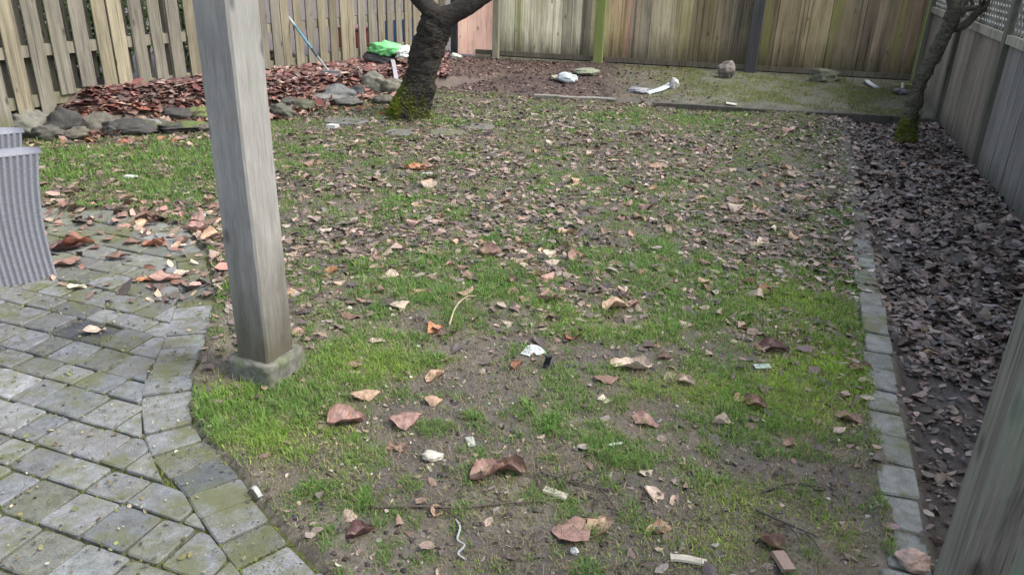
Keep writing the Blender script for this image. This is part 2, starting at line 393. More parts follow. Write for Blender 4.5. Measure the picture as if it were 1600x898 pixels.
M_soil = soil()
M_paver = paver_mat('concrete_paver')
M_joint = tinted('joint_moss', .9, .4, 80)
M_blade = tinted('grass_blade', .55, 0, 1, .35, .25)
M_moss = tinted('moss', .8, 0, 1, .25, .1)
M_litter = tinted('dead_leaf', .6, .35, 120, .08, .3)
def leaf_mat():
    m, nt, bs, nd, lk = newmat('fallen_leaf')
    oi = nt.nodes.new('ShaderNodeObjectInfo'); tc = nt.nodes.new('ShaderNodeTexCoord'); sp = nt.nodes.new('ShaderNodeSeparateXYZ')
    lk.new(tc.outputs['Object'], sp.inputs[0]); v = tc.outputs['Object']
    ay = math_(nt, 'ABSOLUTE', sp.outputs[1])
    rib = ramp(nt, ay, [(.0, 1.35), (.016, 1.0), (.30, .88)])
    sv = math_(nt, 'SINE', math_(nt, 'MULTIPLY', math_(nt, 'SUBTRACT', sp.outputs[0], math_(nt, 'MULTIPLY', ay, .7)), 62.0))
    n1 = noise(nt, v, 5, 5, .65); n2 = noise(nt, v, 26, 4, .6)
    c = mixrgb(nt, 'MULTIPLY', 1.0, oi.outputs['Color'], ramp(nt, n1, [(.32, .55), (.5, 1.0), (.7, 1.3)]))
    c = mixrgb(nt, 'MULTIPLY', 1.0, c, rib)
    c = mixrgb(nt, 'MULTIPLY', 1.0, c, ramp(nt, math_(nt, 'ADD', math_(nt, 'MULTIPLY', sv, .5), .5), [(.0, 1.0), (.86, 1.0), (1.0, 1.18)]))
    c = mixrgb(nt, 'MIX', ramp(nt, n2, [(.62, 0.0), (.70, .7)]), c, (.05, .035, .025))
    lk.new(c, bs.inputs['Base Color']); bs.inputs['Roughness'].default_value = .48; bs.inputs['Specular IOR Level'].default_value = .3
    bump(nt, math_(nt, 'ADD', n2, math_(nt, 'MULTIPLY', sv, .12)), .35, .004, bs)
    t = nt.nodes.new('ShaderNodeBsdfTranslucent'); lk.new(c, t.inputs[0])
    mx = nt.nodes.new('ShaderNodeMixShader'); mx.inputs[0].default_value = .12
    lk.new(bs.outputs[0], mx.inputs[1]); lk.new(t.outputs[0], mx.inputs[2]); lk.new(mx.outputs[0], nd['Material Output'].inputs[0])
    return m
M_leaf = leaf_mat()
M_wet = tinted('wet_leaf', .46, .4, 120, .05, .45)
M_rock = objcol('stone', .85, .35, 22, (.09, .12, .03), .8, .012, .25)
M_post = wood('weathered_post', (46, 46, 3.0), .22, ((.17, .20, .15), .55, .78, (9, 9, 2.2)), ((.060, .054, .032), .05, .50), 1.0, .8, .5, soft=.5)
M_near = wood('weathered_post_mossy', (45, 45, 1.6), .7, ((.16, .20, .145), .5, .66, (18, 18, .9)), None, 1.0, .85, .6)
M_conc = tinted('rough_concrete', .9, .45, 30, 0, .2, .6)
M_picket = wood('weathered_picket', (30, 30, 1.2), .65, ((.12, .125, .05), .54, .80, (5, 5, .8)), ((.06, .075, .02), .02, .22), 1.0)
M_board = wood('mossy_fence_board', (15, 15, .55), .85, ((.24, .25, .06), .50, .74, (5, 5, .35)), ((.040, .038, .020), .10, .50), 1.0)
M_panel = wood('grey_fence_panel', (20, 20, .5), .7, ((.07, .075, .04), .6, .85, (4, 4, .5)), ((.04, .04, .03), -.02, .2), 1.0)
M_cedar = wood('new_cedar', (22, 22, 1.0), .25, None, None, .8)
M_dark = wood('dark_timber', (30, 30, 1.5), .5, ((.07, .085, .03), .58, .75, (6, 6, 2)), None, 1.0)
M_green = wood('green_mossy_timber', (40, 40, 2), .4, ((.15, .20, .04), .36, .60, (9, 9, 2)), None, 1.0)
M_bark = bark('dark_bark', (.052, .045, .038), (.15, .17, .012), .40, .56, 1.1, .16)
M_bark2 = bark('grey_green_bark', (.125, .118, .085), (.12, .15, .02), .38, .52, .8, .12)
M_wick = tinted('grey_wicker', .6, .25, 300, 0, .3, 0)
def weave():
    m, nt, bs, nd, lk = newmat('grey_wicker_weave'); sp = nt.nodes.new('ShaderNodeSeparateXYZ'); tc = nt.nodes.new('ShaderNodeTexCoord'); lk.new(tc.outputs['Object'], sp.inputs[0])
    sx = math_(nt, 'SIGN', math_(nt, 'SINE', math_(nt, 'MULTIPLY', sp.outputs[0], 2 * math.pi / .031)))
    sz = math_(nt, 'SINE', math_(nt, 'ADD', math_(nt, 'MULTIPLY', sp.outputs[2], 2 * math.pi / .015), math_(nt, 'MULTIPLY', sx, math.pi / 2)))
    n = noise(nt, coords(nt, (60, 60, 160)), 1, 4, .7)
    c = tint(nt)
    c = mixrgb(nt, 'MULTIPLY', 1.0, c, ramp(nt, n, [(.3, .75), (.7, 1.2)]))
    lk.new(c, bs.inputs['Base Color']); bs.inputs['Roughness'].default_value = .6; bump(nt, n, .3, .002, bs); return m
M_weave = weave()
M_plain = objcol('plain_object', .55, .12, 40, None, .1, .002, .4)

# ------------------------------------------------------------------ ground
def axis(lo, hi, step, far0, far1):
    a = [far0, far0 * .5 + lo * .5, lo - 3, lo - 1, lo - .3]; b = [hi + .3, hi + 1, hi + 3, hi * .5 + far1 * .5, far1]
    return np.concatenate([a, np.arange(lo, hi, step), b])
gx = axis(-6.5, 6.4, .034, -80, 80); gy = axis(.9, 13.2, .034, -60, 120)
XX, YY = np.meshgrid(gx, gy); P = np.c_[XX.ravel(), YY.ravel()]
ZZ = G(P)
nx, ny = len(gx), len(gy)
idx = np.arange(nx * ny).reshape(ny, nx)
Fq = np.stack([idx[:-1, :-1], idx[:-1, 1:], idx[1:, 1:], idx[1:, :-1]], -1).reshape(-1, 4)
u, v, pat, bed, back = zones(P)
def lerp(a, b, t): return a + (np.asarray(b) - a) * t[:, None]
gc = np.tile(np.array([.084, .072, .062]), (len(P), 1))
gc = lerp(gc, (.085, .072, .062), sstep(.5, .65, fbm(P[:, 0], P[:, 1], 2.2, 21)))
gc = lerp(gc, (.150, .130, .10), sstep(.55, .7, fbm(P[:, 0], P[:, 1], 1.6, 25)) * .6)
gfld = blob_field(P, GRASS) - blob_field(P, BARE) + (fbm(P[:, 0], P[:, 1], 3.2, 11, 4) - .5) * 2.0
gc = lerp(gc, (.070, .064, .044), .85 * sstep(3.2, 6, np.hypot(*P.T)))
gc = lerp(gc, (.085, .095, .038), .75 * sstep(.0, .8, gfld))
gc = lerp(gc, (.12, .14, .03), .8 * sstep(.3, 1.0, blob_field(P, MOSS)))
gc = lerp(gc, (.050, .041, .035), sstep(KU - .03, KU + .02, u))
gc = lerp(gc, (.075, .050, .040), sstep(-.1, .2, bed) * (P[:, 0] < 1))
bk = sstep(-.1, .3, back) * (1 - sstep(.0, .2, bed))
gc = lerp(gc, (.065, .045, .038), bk * (1 - sstep(.9, 1.9, P[:, 0])))
gc = lerp(gc, (.105, .105, .075), bk * sstep(.9, 1.9, P[:, 0]))
gc = lerp(gc, (.075, .075, .035), 1 - sstep(-.01, .01, pat))
ground = fast_mesh('ground', np.c_[P, ZZ], Fq, M_soil, gc, True); tag(ground, kind='structure')

# ------------------------------------------------------------------ patio
def clip_half(poly, a, n):
    out = []
    for i in range(len(poly)):
        p, q = poly[i], poly[(i + 1) % len(poly)]; dp = (p - a) @ n; dq = (q - a) @ n
        if dp >= 0: out.append(p)
        if dp * dq < 0: out.append(p + (q - p) * (dp / (dp - dq)))
    return out
def inset(poly, d):
    c = np.mean(poly, 0); res = poly
    n = len(poly)
    for i in range(n):
        a, b = poly[i], poly[(i + 1) % n]; t = b - a; L = np.hypot(*t)
        if L < 1e-4: continue
        nn = np.array([-t[1], t[0]]) / L
        if (c - a) @ nn < 0: nn = -nn
        res = clip_half(res, a + nn * d, nn)
        if len(res) < 3: return None
    return res
def paver(mb, poly, z, c, gap=.004, depth=.06, ch=.005):
    gap = gap * random.uniform(.5, 1.5)
    p0 = inset([np.asarray(p, float) for p in poly], gap)
    if p0 is None or len(p0) < 3: return
    A = .5 * sum(p0[i][0] * p0[(i + 1) % len(p0)][1] - p0[i][1] * p0[(i + 1) % len(p0)][0] for i in range(len(p0)))
    if abs(A) < .0012: return
    if A < 0: p0 = p0[::-1]
    cen = np.mean(p0, 0)
    # rounded corners
    q = []
    for i in range(len(p0)):
        a, b, d = p0[i - 1], p0[i], p0[(i + 1) % len(p0)]
        r = .009 + .006 * random.random(); e1 = (a - b); e2 = (d - b)
        l1, l2 = np.hypot(*e1), np.hypot(*e2)
        if min(l1, l2) < .025: q.append(b); continue
        q += [b + e1 / l1 * r, b + (e1 / l1 + e2 / l2) * r * .25, b + e2 / l2 * r]
    tx, ty = random.gauss(0, .018), random.gauss(0, .018)
    zz = lambda p: z + (p[0] - cen[0]) * tx + (p[1] - cen[1]) * ty
    n = len(q); top = []
    for p in q:
        d = cen - p; top.append(p + d / max(np.hypot(*d), 1e-6) * ch * random.uniform(.7, 1.5))
    V = [(p[0], p[1], z - depth) for p in q] + [(p[0], p[1], zz(p) - ch * .9) for p in q] + [(p[0], p[1], zz(p)) for p in top]
    F = [tuple(2 * n + i for i in range(n))]
    for k in (0, 1):
        F += [(k * n + i, k * n + (i + 1) % n, (k + 1) * n + (i + 1) % n, (k + 1) * n + i) for i in range(n)]
    mb.add(V, F, c)
def paver_col(p=None):
    g = random.gauss(.146, .024); w = random.uniform(-.012, .004)
    if random.random() < .14: g *= .72
    if p is not None:
        far = float(sstep(2.9, 3.7, p[1] + .25 * (random.random() - .5)))
        al = min(1, max(0, random.gauss(.10 + .40 * far, .28)))
        if al > 0: return (g * (1 - .26 * al), g * (1.02 - .24 * al), g * (1.05 - .50 * al))      # grown over with algae
        g *= 1 - .12 * far
    return (g, g + .008, g + .014 + w)
mb = MB()
BW = .165
# border course along the rounded edge
edge = [np.array(p) for p in EDGE_P]
acc = []; 
for a, b in zip(edge[:-1], edge[1:]):
    L = np.hypot(*(b - a)); k = max(1, int(L / .01))
    acc += [a + (b - a) * i / k for i in range(k)]
acc = np.array(acc); 
for _ in range(12): acc[1:-1] = (acc[:-2] + acc[1:-1] * 2 + acc[2:]) / 4
sl_ = np.r_[0, np.cumsum(np.hypot(*np.diff(acc, axis=0).T))]
smp = lambda s: np.array([np.interp(s, sl_, acc[:, 0]), np.interp(s, sl_, acc[:, 1])])
nrm = lambda s: (lambda t: np.array([-t[1], t[0]]) / np.hypot(*t))(smp(s + .05) - smp(s - .05))
s = .02
while s < sl_[-1] - .2:
    w = random.choice([.112, .115, .12, .155])
    a, b = smp(s), smp(s + w); na, nb = nrm(s), nrm(s + w)
    jit = random.uniform(-.012, .012)
    # shifted so that the border lies inside the outline (left of the direction of travel)
    paver(mb, [a - na * jit, b - nb * jit, b + nb * (BW + jit * .3), a + na * (BW + jit * .3)], -.001 + random.gauss(0, .0035), paver_col(a))
    s += w
inner = [p + (nrm(s_) * (BW - .010)) for s_, p in ((q, smp(q)) for q in np.linspace(.0, sl_[-1] - .06, 140))]
inner_poly = [tuple(p) for p in inner] + [(-4.8, 3.3), (-5.2, -1.5), (.25, -1.5)]
pu = np.array([math.cos(R(-20)), math.sin(R(-20))]); pv = np.array([-pu[1], pu[0]])
v0 = -1.0; row = 0
while v0 < 6.0:
    hgt = [.155, .118, .155][row % 3]; u0 = -6.5 + random.random() * .2
    while u0 < 1.6:
        w = random.choice([.105, .118, .155, .155, .155, .205])
        q = [pu * a + pv * b for a, b in ((u0, v0), (u0 + w, v0), (u0 + w, v0 + hgt), (u0, v0 + hgt))]
        u0 += w
        c = np.mean(q, 0)
        if not (-4.4 < c[0] < 1 and -.6 < c[1] < 4.6): continue
        ins = in_poly(np.array(q + [c]), inner_poly)
        if not ins.any(): continue
        if not ins.all():
            for p_out in [p for p, ok in zip(q, ins[:4]) if not ok]:
                k_ = min(range(len(inner) - 1), key=lambda m: seg_dist(np.array([p_out]), inner[m], inner[m + 1])[0][0])
                lo_, hi_ = max(0, k_ - 2), min(len(inner) - 1, k_ + 3); t = inner[hi_] - inner[lo_]
                q = clip_half(q, inner[k_], np.array([-t[1], t[0]]))
                if len(q) < 3: break
            if len(q) < 3: continue
        col = paver_col(c)
        if np.hypot(*(c - at(143, 522)[:2])) < .10: col = (.05, .052, .058)
        paver(mb, q, random.gauss(0, .0025), col)
    v0 += hgt; row += 1
patio = mb.build('patio', M_paver); tag(patio, kind='structure')
# joint filling: sand and moss just below the paver faces
jp = np.array(PATIO)
bm = bmesh.new(); bm.faces.new([bm.verts.new((x, y, -.013)) for x, y in jp]); bmesh.ops.triangulate(bm, faces=bm.faces[:])
me = bpy.data.meshes.new('joint_sand'); bm.to_mesh(me); bm.free()
a = me.color_attributes.new('tint', 'FLOAT_COLOR', 'POINT'); a.data.foreach_set('color', [.060, .066, .026, 1] * len(me.vertices))
me.materials.append(M_joint); jo = bpy.data.objects.new('joint_sand', me); COL.objects.link(jo); tag(jo, kind='structure')

# ------------------------------------------------------------------ edging pavers (one thing each)
ORD = ['first', 'second', 'third', 'fourth', 'fifth', 'sixth', 'seventh', 'eighth', 'ninth', 'tenth', 'eleventh', 'twelfth', 'thirteenth',
       'fourteenth', 'fifteenth', 'sixteenth', 'seventeenth', 'eighteenth', 'nineteenth', 'twentieth', 'twenty-first', 'twenty-second',
       'twenty-third', 'twenty-fourth', 'twenty-fifth', 'twenty-sixth', 'twenty-seventh', 'twenty-eighth', 'twenty-ninth', 'thirtieth', 'thirty-first', 'thirty-second', 'thirty-third', 'thirty-fourth', 'thirty-fifth']
vv = 1.545; k = 0
while vv < 7.3 and k < len(ORD):
    L = random.uniform(.162, .18); w = random.uniform(.112, .128)
    ur = KU - .015 + random.uniform(-.008, .008) - .03 * (vv < 2.2) * (2.2 - vv) / .7
    m1 = MB(); sk = random.uniform(-.014, .014)
    q = [uv2xy(ur - w, vv + sk), uv2xy(ur, vv), uv2xy(ur, vv + L), uv2xy(ur - w, vv + L + sk)]
    c = np.mean(q, 0); zt = .006 - .002 * sstep(3.8, 5.6, vv) + random.gauss(0, .003)
    g = random.gauss(.155, .018) if vv < 4.2 else random.gauss(.165, .025)
    paver(m1, [p - c for p in q], zt, (g, g + .008, g - .004), .006, .075, .006)
    o = m1.build('edging_paver', M_paver); o.location = (c[0], c[1], 0)
    look = 'clean grey' if vv < 2.9 else ('moss-edged grey' if vv < 4.2 else 'sunken grey')
    tag(o, '%s edging paver, %s from the near end beside the mulch bed' % (look, ORD[k]), 'paver', 'edging pavers between lawn and mulch bed')
    vv += L; k += 1

# ------------------------------------------------------------------ fences
def line_obj(name, a, b, z):
    d = np.asarray(b) - np.asarray(a); L = float(np.hypot(*d))
    return empty(name, (float(a[0]), float(a[1]), z), math.atan2(d[1], d[0])), L
# left fence: board on board, seen between the front boards
LA = FL0 - fdir * 3.2; LB = FL1
fe, L = line_obj('picket_fence', LA, LB, 0)
tag(fe, 'weathered board-on-board picket fence with see-through gaps behind the rockery bed', 'fence')
front, rear = MB(), MB()
s = .02; k = 0
while s < L - .1:
    w = random.uniform(.125, .142)
    zb = g1(*(LA + fdir * (s + .07))) + random.uniform(.0, .04)
    t = random.gauss(1, .15); base = np.array([.205, .182, .125]) if random.random() < .5 else np.array([.175, .162, .128])
    front.box(s, s + w, -.045, -.027, zb, 1.85, tuple(base * t), .004, .003)
    s2 = s + .127
    t = random.gauss(.8, .1)
    rear.box(s2 + .012, s2 + .012 + w * .82, .065, .083, zb + random.uniform(.02, .09), 1.85, tuple(np.array([.30, .275, .22]) * t), .004, .003)
    s += random.uniform(.192, .208) if random.random() > .12 else .145; k += 1
front.build('front_boards', M_picket, fe); rear.build('rear_boards', M_picket, fe)
for zr in (.62, 1.55):
    r = MB(); r.box(0, L, -.024, .062, zr, zr + .09, (.2, .18, .14), .0, .003); r.build('rail', M_picket, fe)
r = MB(); r.box(0, L, -.020, .058, g1(*(LA + fdir * L * .5)) - .04, g1(*(LA + fdir * L * .5)) + .055, (.17, .16, .11)); r.build('rail', M_picket, fe)
for sp in (.0, 2.42, 4.84, 7.26):
    if sp < L:
        p_ = MB(); p_.box(sp, sp + .05, -.0235, .0615, -.1, 1.95, (.21, .19, .15)); p_.build('post', M_picket, fe)
# corner and new panel
bdir = (BF1 - BF0) / np.hypot(*(BF1 - BF0)); bnorm = np.array([bdir[1], -bdir[0]])      # bnorm points to the yard
def on_back(px):
    """point of the back fence line below picture column px"""
    lo, hi = -4.0, 7.0
    for _ in range(50):
        m = (lo + hi) / 2; p = BF0 + bdir * m
        q = np.array([p[0], p[1], .3 - CAM_H]); X = 800 + FPX * (q @ cR) / (q @ cF)
        if X < px: lo = m
        else: hi = m
    return lo
s0, s1 = on_back(716), on_back(775)
npn = BF0 + bdir * s0
fe2 = empty('cedar_panel', (npn[0], npn[1], 0), math.atan2(bdir[1], bdir[0]))
tag(fe2, 'new salmon-coloured cedar fence panel behind the leaning dark tree', 'fence panel')
c_ = MB(); n = 4; wd = (s1 - s0) / n
for i in range(n):
    c_.box(i * wd + .002, (i + 1) * wd - .002, -.02, .0, .11 + random.uniform(-.004, .004), 1.85, tuple(np.array([1.25, .82, .62]) * random.gauss(1, .04)))
c_.build('board_panel', M_cedar, fe2)
for zr in (.5, 1.5):
    r = MB(); r.box(0, s1 - s0, .003, .04, zr, zr + .09, (.5, .3, .2)); r.build('rail', M_cedar, fe2)
# back fence
fb, _ = line_obj('board_fence', BF0, BF1, 0)
tag(fb, 'tall closed board fence streaked with moss along the back of the yard', 'fence')
LBk = float(np.hypot(*(BF1 - BF0)))
b_ = MB(); s = 0.0
tones = [(0, (.54, .54, .43)), (.08, (.60, .57, .43)), (.2, (.64, .60, .45)), (.26, (.50, .46, .26)), (.31, (.36, .22, .16)), (.36, (.50, .45, .34)), (.44, (.42, .36, .24)), (.50, (.27, .22, .13)), (.60, (.19, .165, .135)),
         (.68, (.30, .24, .15)), (.75, (.38, .31, .19)), (.85, (.22, .18, .13)), (.92, (.27, .21, .15)), (1.0, (.30, .20, .15))]
while s < LBk:
    w = random.uniform(.128, .145); t = s / LBk
    base = np.array([np.interp(t, [q[0] for q in tones], [q[1][j] for q in tones]) for j in range(3)])
    b_.box(s + .001, min(s + w - .001, LBk), -.022 + random.uniform(-.004, .004), 0, .165 + random.uniform(-.012, .012), 1.9, tuple(base * np.array([1.08, 1.05, .96]) * random.gauss(1, .20)), .003, .003)
    s += w
b_.build('board_panel', M_board, fb)
r = MB(); r.box(-.1, LBk + .1, .046, .062, .0, 1.88, (.06, .055, .045)); r.build('gap_light_blocker', M_dark, fb)  # dark sheet added behind the boards to block light through their gaps
for zr in (.55, 1.55):
    r = MB(); r.box(0, LBk, .003, .045, zr, zr + .09, (.25, .22, .17)); r.build('rail', M_board, fb)
sg = on_back(937)
for x0, x1 in ((-.3, sg - .07), (sg + .07, LBk)):
    r = MB(); r.box(x0, x1, -.052, -.029, .120, .185, (.15, .13, .095), 0, .004); r.build('kickboard', M_dark, fb)
    r = MB(); r.box(x0, x1, -.064, -.030, .0, .105, (.30, .28, .19), 0, .004); r.build('kickboard', M_dark, fb)
for (px, w, mat, col) in ((937, .13, M_green, (.27, .28, .13)), (1174, .15, M_dark, (.085, .082, .08)), (1436, .17, M_green, (.22, .22, .15)), (778, .09, M_dark, (.3, .28, .2))):
    sx = on_back(px); p_ = MB(); p_.box(sx - w / 2, sx + w / 2, -.15, -.067, -.05, 2.0, col, 0, .006)
    p_.build('post', mat, fb)
pc = MB(); q0 = on_back(708); pc.box(q0 - .05, q0 + .05, .03, .12, -.05, 1.95, (.05, .052, .065)); pc.build('post', M_dark, fb)
# right fence: panels, posts, rail, lattice
va = 1.6; vb = 11.45
A = uv2xy(RFU + .03, va); B = uv2xy(RFU - .09, vb)
fr, LR = line_obj('lattice_topped_fence', A, B, 0)
tag(fr, 'grey panel fence with lattice top along the mulch bed', 'fence')
rdir = (B - A) / LR
def on_right(px, py):
    p = on_ground(px, py)[:2]; return float((p - A) @ rdir)
posts = [on_right(1470, 192), on_right(1531, 264)]
d = abs(posts[0] - posts[1]); posts = [posts[0] + 2.0, posts[0], posts[1], posts[1] - d, posts[1] - 2 * d, posts[1] - 3 * d, posts[1] - 4 * d]
posts.sort()
RAIL_Z = .98
for i in range(len(posts) - 1):
    a, b = posts[i] + .05, posts[i + 1] - .05
    pn = MB(); x = a
    while x < b - .01:
        w = min(random.uniform(.19, .30), b - x)
        base = np.array([.25, .215, .168]) * random.gauss(1, .08)
        if i <= 3: base = np.array([.215, .205, .182]) * random.gauss(1, .07)
        pn.box(x, x + w - .003, -.012, .006, -.06, RAIL_Z - .02, tuple(base), .0, .002); x += w
    pn.build('panel', M_panel, fr)
    r = MB(); r.box(a, b, -.05, .04, RAIL_Z - .018, RAIL_Z + .045, (.34, .31, .24), 0, .005); r.build('rail', M_panel, fr)
    r = MB(); r.box(a, b, -.03, .03, 1.83, 1.88, (.33, .30, .25), 0, .005); r.build('rail', M_panel, fr)
    lt = MB(); z0, z1 = RAIL_Z + .046, 1.829; st = .098
    for dirn in (1, -1):
        c = -(z1 - z0)
        while c < (b - a):
            xa, xb = (c, c + (z1 - z0))
            pa, pb = max(xa, 0), min(xb, b - a)
            if pb - pa > .03:
                za, zb = z0 + (pa - xa), z0 + (pb - xa)
                if dirn < 0: za, zb = z1 - (pa - xa), z1 - (pb - xa)
                y = .004 * dirn
                lt.bar((a + pa, y, za), (a + pb, y, zb), .007, .034, tuple(np.array([.24, .235, .20]) * random.gauss(1, .06)), .001)
            c += st
    lt.build('lattice', M_panel, fr)
for sx in posts:
    p_ = MB(); p_.box(sx - .045, sx + .045, -.055, .05, -.15, 1.95, (.14, .135, .105), 0, .005); p_.build('post', M_panel, fr)

# ------------------------------------------------------------------ what stands beyond the fences
def leafy(name, cx, cy, cz, rx, ry, rz, n, cols, sz, label, group=None, seed=1):
    rr = np.random.default_rng(seed)
    d = rr.normal(size=(n, 3)); d /= np.linalg.norm(d, axis=1)[:, None]
    rad = rr.random(n) ** .4 * (0.75 + .5 * fbm(d[:, 0] + seed, d[:, 1] * 1.3 + d[:, 2], 2.5, seed))
    p = d * rad[:, None] * np.array([rx, ry, rz]) + np.array([0, 0, cz]); p[:, 2] = np.maximum(p[:, 2], .03)
    V, F, C = leaf_cloud(p, sz, cols, rr, 1.0)
    root = empty(name, (cx, cy, g1(cx, cy)))
    o = fast_mesh('foliage', V, F, M_blade, C); o.parent = root
    st = MB()
    for k in range(5):
        an = k * 1.3; st.tube([(0, 0, -.05), (math.cos(an) * rx * .3, math.sin(an) * ry * .3, cz * .7), (math.cos(an) * rx * .6, math.sin(an) * ry * .6, cz * 1.3)], [.02, .014, .006], 6, (.08, .06, .04))
    st.build('stem', M_litter, root)
    tag(root, label, 'shrub', group); return root
def leaf_cloud(p, size, cols, rr, tilt, wl=.55, up=None):
    """six-vertex folded leaves: V, F(quads), colours"""
    n = len(p); L = size * np.clip(np.exp(rr.normal(-.12, .42, n)), .3, 2.0); Wd = L * wl * rr.uniform(.7, 1.3, n)
    base = np.zeros((n, 6, 3))
    fx = np.array([-.5, -.18, .26, .5, .26, -.18]); fy = np.array([0, .5, .42, 0, -.42, -.5])
    base[:, :, 0] = fx * L[:, None]; base[:, :, 1] = fy * Wd[:, None]
    cup = rr.uniform(-.4, .7, n) if up is None else rr.uniform(up[0], up[1], n)
    base[:, :, 2] = np.abs(fy) * Wd[:, None] * cup[:, None]
    bend = rr.uniform(-.5, .9, n); base[:, :, 2] += (fx ** 2) * L[:, None] * bend[:, None]
    base[:, :, :2] *= rr.uniform(.72, 1.25, (n, 6, 2)); base[:, :, 2] += rr.normal(0, .06, (n, 6)) * Wd[:, None]
    ax = rr.normal(size=(n, 3)) * tilt; ax[:, 2] = 0
    ang = np.linalg.norm(ax, axis=1); k = ax / np.maximum(ang, 1e-6)[:, None]
    yaw = rr.uniform(0, 2 * np.pi, n); c, s = np.cos(yaw)[:, None], np.sin(yaw)[:, None]
    x = base[:, :, 0] * c - base[:, :, 1] * s; y = base[:, :, 0] * s + base[:, :, 1] * c
    v = np.stack([x, y, base[:, :, 2]], -1)
    K = k[:, None, :]; ca, sa = np.cos(ang)[:, None, None], np.sin(ang)[:, None, None]
    v = v * ca + np.cross(np.broadcast_to(K, v.shape), v) * sa + K * (v * K).sum(-1, keepdims=True) * (1 - ca)
    V = (v + p[:, None, :]).reshape(-1, 3)
    o = (np.arange(n) * 6)[:, None]
    F = np.concatenate([o + np.array([0, 3, 2, 1]), o + np.array([0, 5, 4, 3])], 0)
    cols = np.asarray(cols); ci = cols[rr.integers(0, len(cols), n)] * rr.uniform(.65, 1.35, (n, 1)) * rr.uniform(.93, 1.07, (n, 3))
    return V, F, np.repeat(ci, 6, 0)
fn = np.array([-fdir[1], fdir[0]])
gcols = [(.10, .20, .05), (.06, .12, .03), (.20, .30, .09), (.14, .22, .09)]
LABS = ['bright green shrub behind the left end of the picket fence', 'leafy green shrub behind the picket fence above the rounded rockery stones',
        'dark green shrub behind the picket fence beside the wooden porch post']
for i, (sx, off) in enumerate(((3.1, .75), (4.4, .9), (6.0, .85))):
    p = LA + fdir * sx + fn * off
    leafy('shrub', p[0], p[1], .55, .75, .5, .7, 5200, gcols[: 4 - (i == 2)], .05, LABS[i], 'shrubs beyond the picket fence', 31 + i)
# neighbour's clutter, glimpsed through the gaps near the corner
def place_box(name, px, py, Y, w, d, h, col, label, cat):
    p = at_y(px, py, Y); z = g1(p[0], p[1])
    o = empty(name, (p[0], p[1], z), math.atan2(fdir[1], fdir[0]))
    bm_ = bmesh.new(); r = bmesh.ops.create_cube(bm_, size=1)
    bmesh.ops.scale(bm_, vec=(w, d, h), verts=bm_.verts); bmesh.ops.translate(bm_, vec=(0, 0, h / 2), verts=bm_.verts)
    for vtx in bm_.verts:
        if vtx.co.z > h * .5: vtx.co.x *= 1.06; vtx.co.y *= 1.06
    bmesh.ops.bevel(bm_, geom=bm_.edges[:], offset=.02, segments=2, affect='EDGES')
    b1 = bm_obj('body', bm_, M_plain, o); b1.color = col + (1,)
    bm_ = bmesh.new(); bmesh.ops.create_cube(bm_, size=1); bmesh.ops.scale(bm_, vec=(w * 1.1, d * 1.1, .035), verts=bm_.verts)
    bmesh.ops.translate(bm_, vec=(0, 0, h + .02), verts=bm_.verts); bmesh.ops.bevel(bm_, geom=bm_.edges[:], offset=.01, segments=2, affect='EDGES')
    b2 = bm_obj('rim', bm_, M_plain, o); b2.color = tuple(c * .8 for c in col) + (1,)
    return tag(o, label, cat)
place_box('tub', 628, 70, 12.5, .5, .4, .42, (.05, .16, .38), 'blue tub glimpsed through the picket gaps left of the dark tree', 'tub')
place_box('crate', 556, 75, 12.0, .45, .35, .25, (.22, .05, .035), 'rust-red crate glimpsed through the picket gaps behind the green bag', 'crate')
nw = MB(); q = uv2xy(RFU + 2.2, 2)
hs_ = empty('house_wall', (q[0], q[1], 0), math.atan2(EV[1], EV[0])); 
for k in range(22): nw.box(0, 13, -.012 * ((k % 1) + 1) - .02, 0, k * .15, k * .15 + .148, tuple(np.array([.72, .74, .75]) * random.gauss(1, .03)), 0, .002)
nw.build('siding', M_conc, hs_); tag(hs_, 'pale neighbouring house wall behind the lattice', 'wall')

# ------------------------------------------------------------------ porch posts and roof
def porch_post(name, cx, cy, w, h, mat, tintc, rot, z0):
    o = empty(name, (cx, cy, z0), rot)
    p = MB(); n = 26; b = .007; hw = w / 2
    ring = [(-hw + b, -hw), (hw - b, -hw), (hw, -hw + b), (hw, hw - b), (hw - b, hw), (-hw + b, hw), (-hw, hw - b), (-hw, -hw + b)]
    V = []; rr = np.random.default_rng(5)
    for i in range(n + 1):
        z = h * i / n; dx, dy = rr.normal(0, .0008, 2)
        V += [(x + dx, y + dy, z) for x, y in ring]
    F = [tuple(range(7, -1, -1)), tuple(n * 8 + k for k in range(8))]
    for i in range(n): F += [(i * 8 + k, i * 8 + (k + 1) % 8, i * 8 + 8 + (k + 1) % 8, i * 8 + 8 + k) for k in range(8)]
    p.add(V, F, tintc); p.build('shaft', mat, o)
    return o
pa = on_ground(428, 600); ROTP = R(-24)
